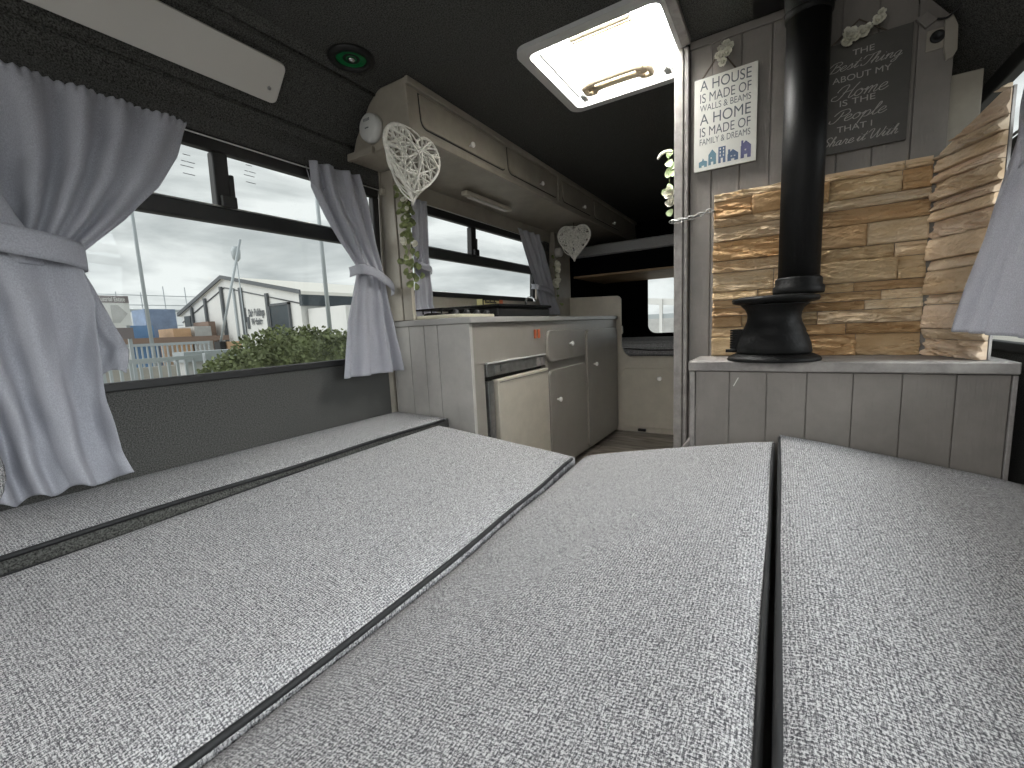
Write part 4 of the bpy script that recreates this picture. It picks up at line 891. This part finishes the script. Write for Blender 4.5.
band(c1, [(-1.47, -.02, 1.142), (-1.405, .06, 1.13), (-1.398, .18, 1.118), (-1.40, .28, 1.102), (-1.415, .345, 1.093), (-1.45, .383, 1.085), (-1.49, .385, 1.085)], .062)
# middle curtain
c2 = thing('curtain', 'grey curtain tied back in front of the cream pillar', 'curtain', (-1.49, 1.25, .70))
cloth(c2, [(1.515, 1.06, 1.27, -1.49, .9), (1.42, 1.055, 1.30, -1.49, 1), (1.24, 1.15, 1.325, -1.485, .8), (1.136, 1.215, 1.345, -1.475, .5), (1.09, 1.20, 1.352, -1.475, .45), (.92, 1.14, 1.375, -1.475, .8), (.70, 1.10, 1.415, -1.478, 1)], 1.515, .697, 3.2, .022, 6, 'cloth', nu=110, nv=110)
band(c2, [(-1.52, 1.21, 1.125), (-1.455, 1.22, 1.132), (-1.440, 1.27, 1.122), (-1.44, 1.33, 1.095), (-1.455, 1.385, 1.065), (-1.50, 1.41, 1.055)], .040)
MB().tube([(-1.52, 1.06, 1.50), (-1.49, 1.05, 1.44), (-1.47, 1.08, 1.40), (-1.49, 1.11, 1.43)], .002, 6).build('header_loop', M['curtain'], c2)
# left curtain of the kitchen window
c3 = thing('curtain', 'narrow grey curtain behind the ivy at the near end of the kitchen window', 'curtain', (-1.50, 1.62, .93))
cloth(c3, [(1.50, 1.575, 1.685, -1.50, .7), (1.2, 1.56, 1.665, -1.495, .7), (1.13, 1.555, 1.665, -1.49, .4), (1.0, 1.54, 1.67, -1.49, .8), (.93, 1.53, 1.70, -1.48, 1)], 1.50, .926, 2.2, .012, 8, 'cloth')
band(c3, [(-1.52, 1.55, 1.19), (-1.47, 1.57, 1.185), (-1.468, 1.65, 1.17), (-1.50, 1.685, 1.165)], .03)
# far curtain of the kitchen window
c4 = thing('curtain', 'grey curtain at the far end of the kitchen window beside the tap', 'curtain', (-1.5, 2.9, .95))
cloth(c4, [(1.52, 2.56, 2.86, -1.50, 1), (1.35, 2.64, 2.93, -1.49, 1), (1.2, 2.71, 3.0, -1.48, .6), (1.05, 2.79, 3.06, -1.48, .8), (.95, 2.84, 3.12, -1.48, 1)], 1.52, .95, 3.2, .018, 9, 'cloth')
band(c4, [(-1.51, 2.74, 1.15), (-1.455, 2.76, 1.14), (-1.45, 2.92, 1.12), (-1.48, 3.03, 1.10)], .035)
# right curtain
c5 = thing('curtain', 'grey linen curtain at the right edge next to the side stones', 'curtain', (.43, 1.3, .80))
cloth(c5, [(1.56, 1.06, 1.49, .452, .7), (1.37, 1.08, 1.485, .447, .8), (1.24, 1.10, 1.48, .440, .7), (1.17, 1.10, 1.47, .425, .6), (1.02, 1.08, 1.465, .398, .7), (.90, 1.07, 1.46, .372, .8), (.81, 1.06, 1.455, .352, .8)], 1.56, .812, 3.3, .013, 15, 'cloth', side=1, nu=130, nv=100, phase=1.2)
band(c5, [(.44, .95, 1.20), (.40, 1.05, 1.19), (.385, 1.2, 1.17), (.392, 1.30, 1.16)], .05)
# wires
tag(MB().tube([(-1.500, -.65, 1.497), (-1.505, .6, 1.490), (-1.515, 1.40, 1.492)], .0022, 6).build('curtain_wire', M['white']), 'white curtain wire along the top of the bed window', 'curtain wire')
tag(MB().tube([(-1.510, 1.51, 1.492), (-1.510, 2.95, 1.485)], .0022, 6).build('curtain_wire', M['white']), 'white curtain wire across the kitchen window', 'curtain wire')
tag(MB().tube([(.470, -.5, 1.555), (.470, 1.72, 1.545)], .0022, 6).build('curtain_wire', M['white']), 'curtain wire above the right window', 'curtain wire')

# front bench cushion beyond the partition
fc_ = thing('seat_cushion', 'grey seat cushion on the front bench beyond the cream partition', 'cushion', (-.6, 3.75, .60))
mb = MB()
def fcu(a, b):
    x = -1.33+1.55*a; y = 3.43+.60*b; z = .70+.03*math.sin(math.pi*b)**.4+.008*noise.noise(Vector((a*9, b*3, 1)))
    return Vector((x, y, z))
mb.grid(fcu, 40, 14); 
for y0_, y1_ in ((3.425, 3.432),): mb.grid(lambda a, b: Vector((-1.33+1.55*a, 3.43-.022*math.sin(math.pi*b), .70-.10*b)), 40, 8)
mb.build('cover', M['bedside'], fc_, solid=.004)
MB().tube([(-1.05, 3.400, .66), (-.85, 3.398, .645), (.2, 3.398, .645)], .005, 8).build('piping', M['piping'], fc_)
MB().box(-1.33, .22, 3.45, 4.05, .60, .69).build('underside', M['blackfab'], fc_)
tag(MB().box(-1.33, .22, 3.44, 4.05, .005, .595).build('front_bench', M['cream']), 'cream bench box behind the partition', 'bench')

# ================================================================ OUTSIDE
GZ = -.9
M['tarmac'] = mat('tarmac', (.42, .40, .36), .9, noise_amt=.15, nscale=.6)
M['clad'] = mat('white_cladding', (.80, .80, .78), .6, noise_amt=.04, nscale=.5)
M['gutter'] = mat('dark_grey_gutter', (.10, .11, .12), .5)
M['darkglass'] = mat('dark_blue_shutter', (.03, .045, .055), .4, noise_amt=.2, nscale=2)
M['roofw'] = mat('pale_sheet_roof', (.80, .78, .72), .6)
M['galv'] = mat('galvanised_steel', (.46, .50, .52), .5, .3)
M['concrete'] = mat('pale_concrete', (.55, .55, .54), .85, noise_amt=.1, nscale=3)
M['blue'] = mat('blue_container', (.14, .26, .46), .6, noise_amt=.15, nscale=1)
M['orange'] = mat('orange_panel', (.62, .40, .24), .6, noise_amt=.15, nscale=1)
M['bluepale'] = mat('faded_blue_container', (.25, .33, .48), .6, noise_amt=.2, nscale=1)
M['rust'] = mat('rust_brown', (.28, .20, .16), .8)
M['leaf'] = mat('hedge_leaf', (.17, .20, .095), .7, noise_amt=.6, nscale=5)
M['signbrown'] = mat('brown_grey_sign', (.22, .19, .19), .6)
struct(MB().box(-90, 60, -40, 120, GZ-.2, GZ).build('floor_yard', M['tarmac']), 'pale tarmac yard outside the van').name = 'ground'
# white gabled unit
BY = 14.0
bl = thing('industrial_unit', 'white gabled industrial unit with dark gutters seen through the left window', 'building', (-29, 20, GZ))
XL, XR, XT = -35.7, -21.75, -29.4; ZL, ZR, ZT = 2.75, 3.15, 4.62
MB().prism([(XL, BY, GZ), (XR, BY, GZ), (XR, BY, ZR), (XT, BY, ZT), (XL, BY, ZL)], (0, 22, 0)).build('walls', M['clad'], bl)
def rp(xa, za, xb, zb, mb, t=.18): mb.hexa([(xa, BY-.1, za), (xb, BY-.1, zb), (xb, BY+22.3, zb), (xa, BY+22.3, za), (xa, BY-.1, za+t), (xb, BY-.1, zb+t), (xb, BY+22.3, zb+t), (xa, BY+22.3, za+t)])
mb = MB(); rp(XL-.3, ZL-.08, XT, ZT, mb); rp(XT, ZT, XR+.3, ZR-.06, mb); mb.build('roof', M['roofw'], bl)
mb = MB()
for (xa, za, xb, zb) in ((XL-.3, ZL-.06, XT, ZT+.02), (XT, ZT+.02, XR+.3, ZR-.04)): mb.hexa([(xa, BY-.2, za), (xb, BY-.2, zb), (xb, BY-.105, zb), (xa, BY-.105, za), (xa, BY-.2, za+.22), (xb, BY-.2, zb+.22), (xb, BY-.105, zb+.22), (xa, BY-.105, za+.22)])
mb.build('verge_trim', M['gutter'], bl)
mb = MB()
for (xa, za, xb, zb) in ((XL, ZL-.5, XT, ZT-.5), (XT, ZT-.5, XR, ZR-.5)): mb.tube([(xa, BY-.03, za), (xb, BY-.03, zb)], .035, 6)
mb.build('cladding_seam', M['gutter'], bl)
for (x, zt) in ((-34.0, 3.2), (-32.0, 3.65), (-29.75, 4.2), (-27.5, 3.95), (-24.85+.1, 3.4)):
    MB().box(x-.11, x+.11, BY-.14, BY-.01, GZ, zt).build('downpipe', M['gutter'], bl)
MB().box(-28.4, -28.25, BY-.1, BY-.01, GZ, 4.0).build('downpipe', M['galv'], bl)
MB().box(-24.5, -22.75, BY-.10, BY-.01, GZ, 2.66).build('shutter_door', M['darkglass'], bl)
mb = MB(); mb.box(-24.6, -24.5, BY-.14, BY-.01, GZ, 2.78); mb.box(-22.75, -22.65, BY-.14, BY-.01, GZ, 2.78); mb.box(-24.6, -22.65, BY-.14, BY-.01, 2.66, 2.78); mb.build('door_frame', M['gutter'], bl)
MB().box(-35.2, -34.35, BY-.10, BY-.01, GZ, 2.65).build('window', M['darkglass'], bl)
mb = MB().box(-32.9, -32.3, BY-.3, BY-.01, 1.3, 1.6); mb.box(-32.7, -32.5, BY-.2, BY-.01, GZ, 1.3); mb.build('vent_cowl', M['gutter'], bl)
mb = MB(); text_into(mb, 'Dale Buildings', -26.95, -25.25, 2.22, .42, BY-.04, bold=.035); text_into(mb, 'Website', -26.75, -25.5, 1.72, .38, BY-.04, bold=.035)
mb.box(-27.4, -27.25, BY-.05, BY-.02, 1.9, 2.75); mb.box(-27.2, -26.95, BY-.05, BY-.02, 1.5, 2.2); mb.build('lettering', M['gutter'], bl, keepn=True)
mb = MB().box(XR, XR+.25, BY-.05, BY+22, 2.52, 3.12); mb.build('dark_fascia', M['darkglass'], bl)
# side annexe
an = thing('industrial_annexe', 'flat white annexe wall with a dark letter right of the gabled unit', 'building', (-18, 17, GZ))
MB().box(-21.6, -18.5, 14.3, 24, GZ, 2.35).build('walls', M['clad'], an)
MB().box(-18.5, -15.8, 16.5, 24, GZ, 2.6).build('walls', M['clad'], an)
MB().box(-18.2, -18.0, 16.4, 16.49, GZ, 2.6).build('downpipe', M['gutter'], an)
mb = MB(); text_into(mb, 'T', -17.5, -16.7, .9, 1.3, 16.46, bold=.05); mb.build('lettering', M['gutter'], an, keepn=True)
# perimeter wall, railings
pw = thing('low_wall', 'pale low wall with capping in front of the industrial unit', 'wall', (-8.5, 3.8, GZ))
MB().box(-9.2, -8.9, 3.45, 6.4, GZ, .52).build('wall_body', M['concrete'], pw); MB().box(-9.28, -8.82, 3.40, 6.45, .52, .70).build('capping', M['galv'], pw)
def railing(name, label, x, y0, y1, z0, z1, step, bw):
    t = thing(name, label, 'railing', (x, (y0+y1)/2, z0)); n = int((y1-y0)/step)
    mb = MB().box(x-.03, x+.03, y0, y1, z1-.06, z1); mb.build('top_rail', M['galv'], t)
    MB().box(x-.03, x+.03, y0, y1, z0+.08, z0+.13).build('bottom_rail', M['galv'], t)
    for k in range(n+1): MB().box(x-.02, x+.02, y0+k*step-bw, y0+k*step+bw, z0, z1-.06).build('bar', M['galv'], t)
    return t
railing('railing', 'near grey metal railing with wide spaced bars outside the left window', -8.0, 1.6, 3.32, GZ, .66, .115, .016)
railing('railing', 'farther grey metal railing with closely set bars behind the near one', -12.0, 2.9, 5.2, .36, .88, .095, .012)
po = MB().box(-8.05, -7.95, 3.36, 3.45, GZ, .68); tag(po.build('gate_post', M['galv']), 'grey steel post at the end of the near railing', 'post')
# lamp posts
def lamppost(label, x, y, z, rr, m):
    t = thing('lamp_post', label, 'lamp post', (x, y, GZ)); MB().tube([(x, y, GZ), (x, y, z)], [rr*1.3, rr*.8], 12).build('pole', M[m], t)
    MB().box(x-.12, x+.3, y-.08, y+.08, z, z+.1).build('lamp_head', M[m], t)
lamppost('tall grey lamp post left of the industrial unit', -12.6, 4.25, 7.5, .034, 'galv')
lamppost('thick pale blue grey lamp post in front of the annexe', -8, 5.75, 7.0, .036, 'galv')
lb = thing('barrier_pole', 'leaning white barrier pole raised in front of the gable', 'barrier', (-12, 5.4, .6))
MB().tube([(-12, 5.45, .80), (-12, 6.24, 3.45)], .030, 10).build('boom', M['galv'], lb)
MB().box(-12.15, -11.85, 5.37, 5.5, GZ, .85).build('pivot', M['black'], lb); MB().box(-12.1, -11.8, 5.52, 5.85, .62, .84).build('red_reflector', M['orange'], lb)
sl2 = thing('security_light', 'small security light on a thin post beside the barrier', 'light', (-13, 6.55, GZ))
MB().tube([(-13, 6.6, GZ), (-13, 6.6, 3.1)], .015, 8).build('post', M['galv'], sl2); MB().lathe([(.04, 0), (.10, .08), (.12, .3), (.07, .4), (0, .42)], (-13, 6.6, 3.05), seg=14).build('lamp', M['galv'], sl2)
# estate sign
es = thing('estate_sign', 'pale estate direction sign with brown header beyond the left curtain', 'sign', (-10, 2.85, GZ))
SXs = -10.0; k = 10/8; y0s, y1s = 2.05*k, 2.50*k; 
MB().box(SXs-.04, SXs, y0s, y1s, 1.22, 1.62).build('board', M['clad'], es)
MB().box(SXs-.04, SXs+.01, y0s, y1s, 1.62, 1.74).build('header', M['signbrown'], es)
MB().box(SXs-.04, SXs+.01, y0s, y1s, .98, 1.18).build('lower_board', M['signbrown'], es)
mb = MB(); text_into(mb, 'Industrial Estate', y0s+.10, y1s-.05, 1.645, .075, SXs+.013, axis='y', bold=.01); mb.build('lettering', M['clad'], es, keepn=True)
mb = MB(); ya = y0s+.30; mb.prism([(SXs+.002, ya, 1.27), (SXs+.002, ya+.1, 1.27), (SXs+.002, ya+.22, 1.43), (SXs+.002, ya+.1, 1.58), (SXs+.002, ya, 1.58)], (.006, 0, 0)); mb.build('arrow', M['concrete'], es)
for yy in (y0s+.05, y1s-.07): MB().box(SXs-.09, SXs-.045, yy, yy+.05, GZ, 1.7).build('post', M['galv'], es)
# yard clutter: containers and scaffolding, far away
def yd(x, v0, v1): return x*v0, x*v1
def cont(label, x, y0, y1, z0, z1, m): tag(MB().box(x-2, x, y0, y1, z0, z1).build('container', M[m]), label, 'container', )
cont('blue container at the left of the far yard behind the railings', -30, 9.3, 10.3, GZ, 1.9, 'blue')
cont('white container next to the blue one in the far yard', -30, 8.1, 9.2, GZ, 2.1, 'clad')
cont('small pale blue container standing higher behind the orange one', -33, 11.0, 12.6, GZ, 3.0, 'bluepale')
cont('orange skip container in the middle of the far yard', -30, 11.2, 12.1, GZ, 1.7, 'orange')
cont('pale container right of the orange one in the far yard', -30, 12.3, 13.2, GZ, 1.8, 'concrete')
cont('brown container near the corner of the industrial unit', -30.5, 13.3, 13.7, GZ, 2.1, 'rust')
sf = thing('scaffolding', 'galvanised scaffolding frame behind the far yard containers', 'scaffolding', (-35, 12, GZ))
MB().box(-40, -39.6, 9.5, 17.6, 3.2, 3.4).build('deck', M['galv'], sf)
for yy in (8.5, 9.9, 11.3, 12.7, 14.1, 15.5): MB().tube([(-39.5, yy+1.8, GZ), (-39.5, yy+1.8, 4.6+.5*(yy > 12))], .035, 6).build('upright', M['galv'], sf)
for zz in (1.2, 2.2, 3.7, 4.4): MB().tube([(-39.5, 9.5, zz), (-39.5, 17.6, zz)], .03, 6).build('ledger', M['galv'], sf)
tag(MB().box(-12.2, -11.8, 1.0, 5.35, GZ, .355).build('retaining_wall', M['tarmac']), 'low pale retaining wall carrying the far railing', 'wall')
tag(MB().box(-29.5, -29.2, 7.2, 13.8, .9, 1.2).build('yard_barrier', M['rust']), 'brown barrier beam in front of the far containers', 'barrier')
# hedge
random.seed(21); mb = MB()
def hz(t): return .50+.50*math.sin(min(1, t*2.4)*math.pi/2)-.25*max(0, t-.5)
for k in range(5200):
    t = random.random(); y = 2.95+2.8*t; top = hz(t); a = random.random(); ang = a*math.pi
    zc = -.3+(top+.3)*math.sin(ang)**.5*random.uniform(.75, 1.04); x = -6.9+.45*math.cos(ang)+random.gauss(0, .06)
    c_ = Vector((x, y, zc)); c_ += Vector((0, 0, .10*noise.noise(Vector((y*3, x*3, 0)))))
    petal(mb, c_, (random.gauss(0, 1), random.gauss(0, 1), random.gauss(.3, .8)), (random.gauss(0, 1), 0, 1), random.uniform(.04, .09), .045, 0)
hg = mb.build('hedge', M['leaf'], keepn=True); tag(hg, 'green leafy hedge below the left window in front of the unit', 'hedge')
mb = MB().grid(lambda a, b: Vector((-6.9-.4*math.cos(math.pi*a), 3.1+2.8*b, -.5+(.42+hz(b))*math.sin(math.pi*a)**.6*(1 if b > .1 else .7+3*b))), 10, 20)
mb2 = MB(); mb2.grid(lambda a, b: Vector((-6.9-.4*math.cos(math.pi*a), 3.1+2.8*b, -.5+(.42+hz(b))*math.sin(math.pi*a)**.6*(1 if b > .1 else .7+3*b))), 10, 20)
mb2.build('inner_growth', M['leaf'], hg)
# view through the cab window
cb = thing('canopy_frame', 'white steel canopy frame seen through the cab window', 'canopy', (-4.5, 20, GZ))
MB().hexa([(-6.5, 20, 1.75), (-2.5, 20, 1.35), (-2.5, 20.4, 1.35), (-6.5, 20.4, 1.75), (-6.5, 20, 2.0), (-2.5, 20, 1.65), (-2.5, 20.4, 1.65), (-6.5, 20.4, 2.0)]).build('beam', M['clad'], cb)
MB().box(-6.5, -2.5, 20, 20.2, .95, 1.15).build('rail', M['galv'], cb)
for x in (-5.3, -4.5, -3.6): MB().box(x-.06, x+.06, 19.9, 20.1, GZ, 1.8).build('post', M['clad'], cb)
tag(MB().box(-7, -2, 24, 25, GZ, 1.1).build('distant_wall', M['concrete']), 'low pale wall beyond the canopy frame', 'wall')
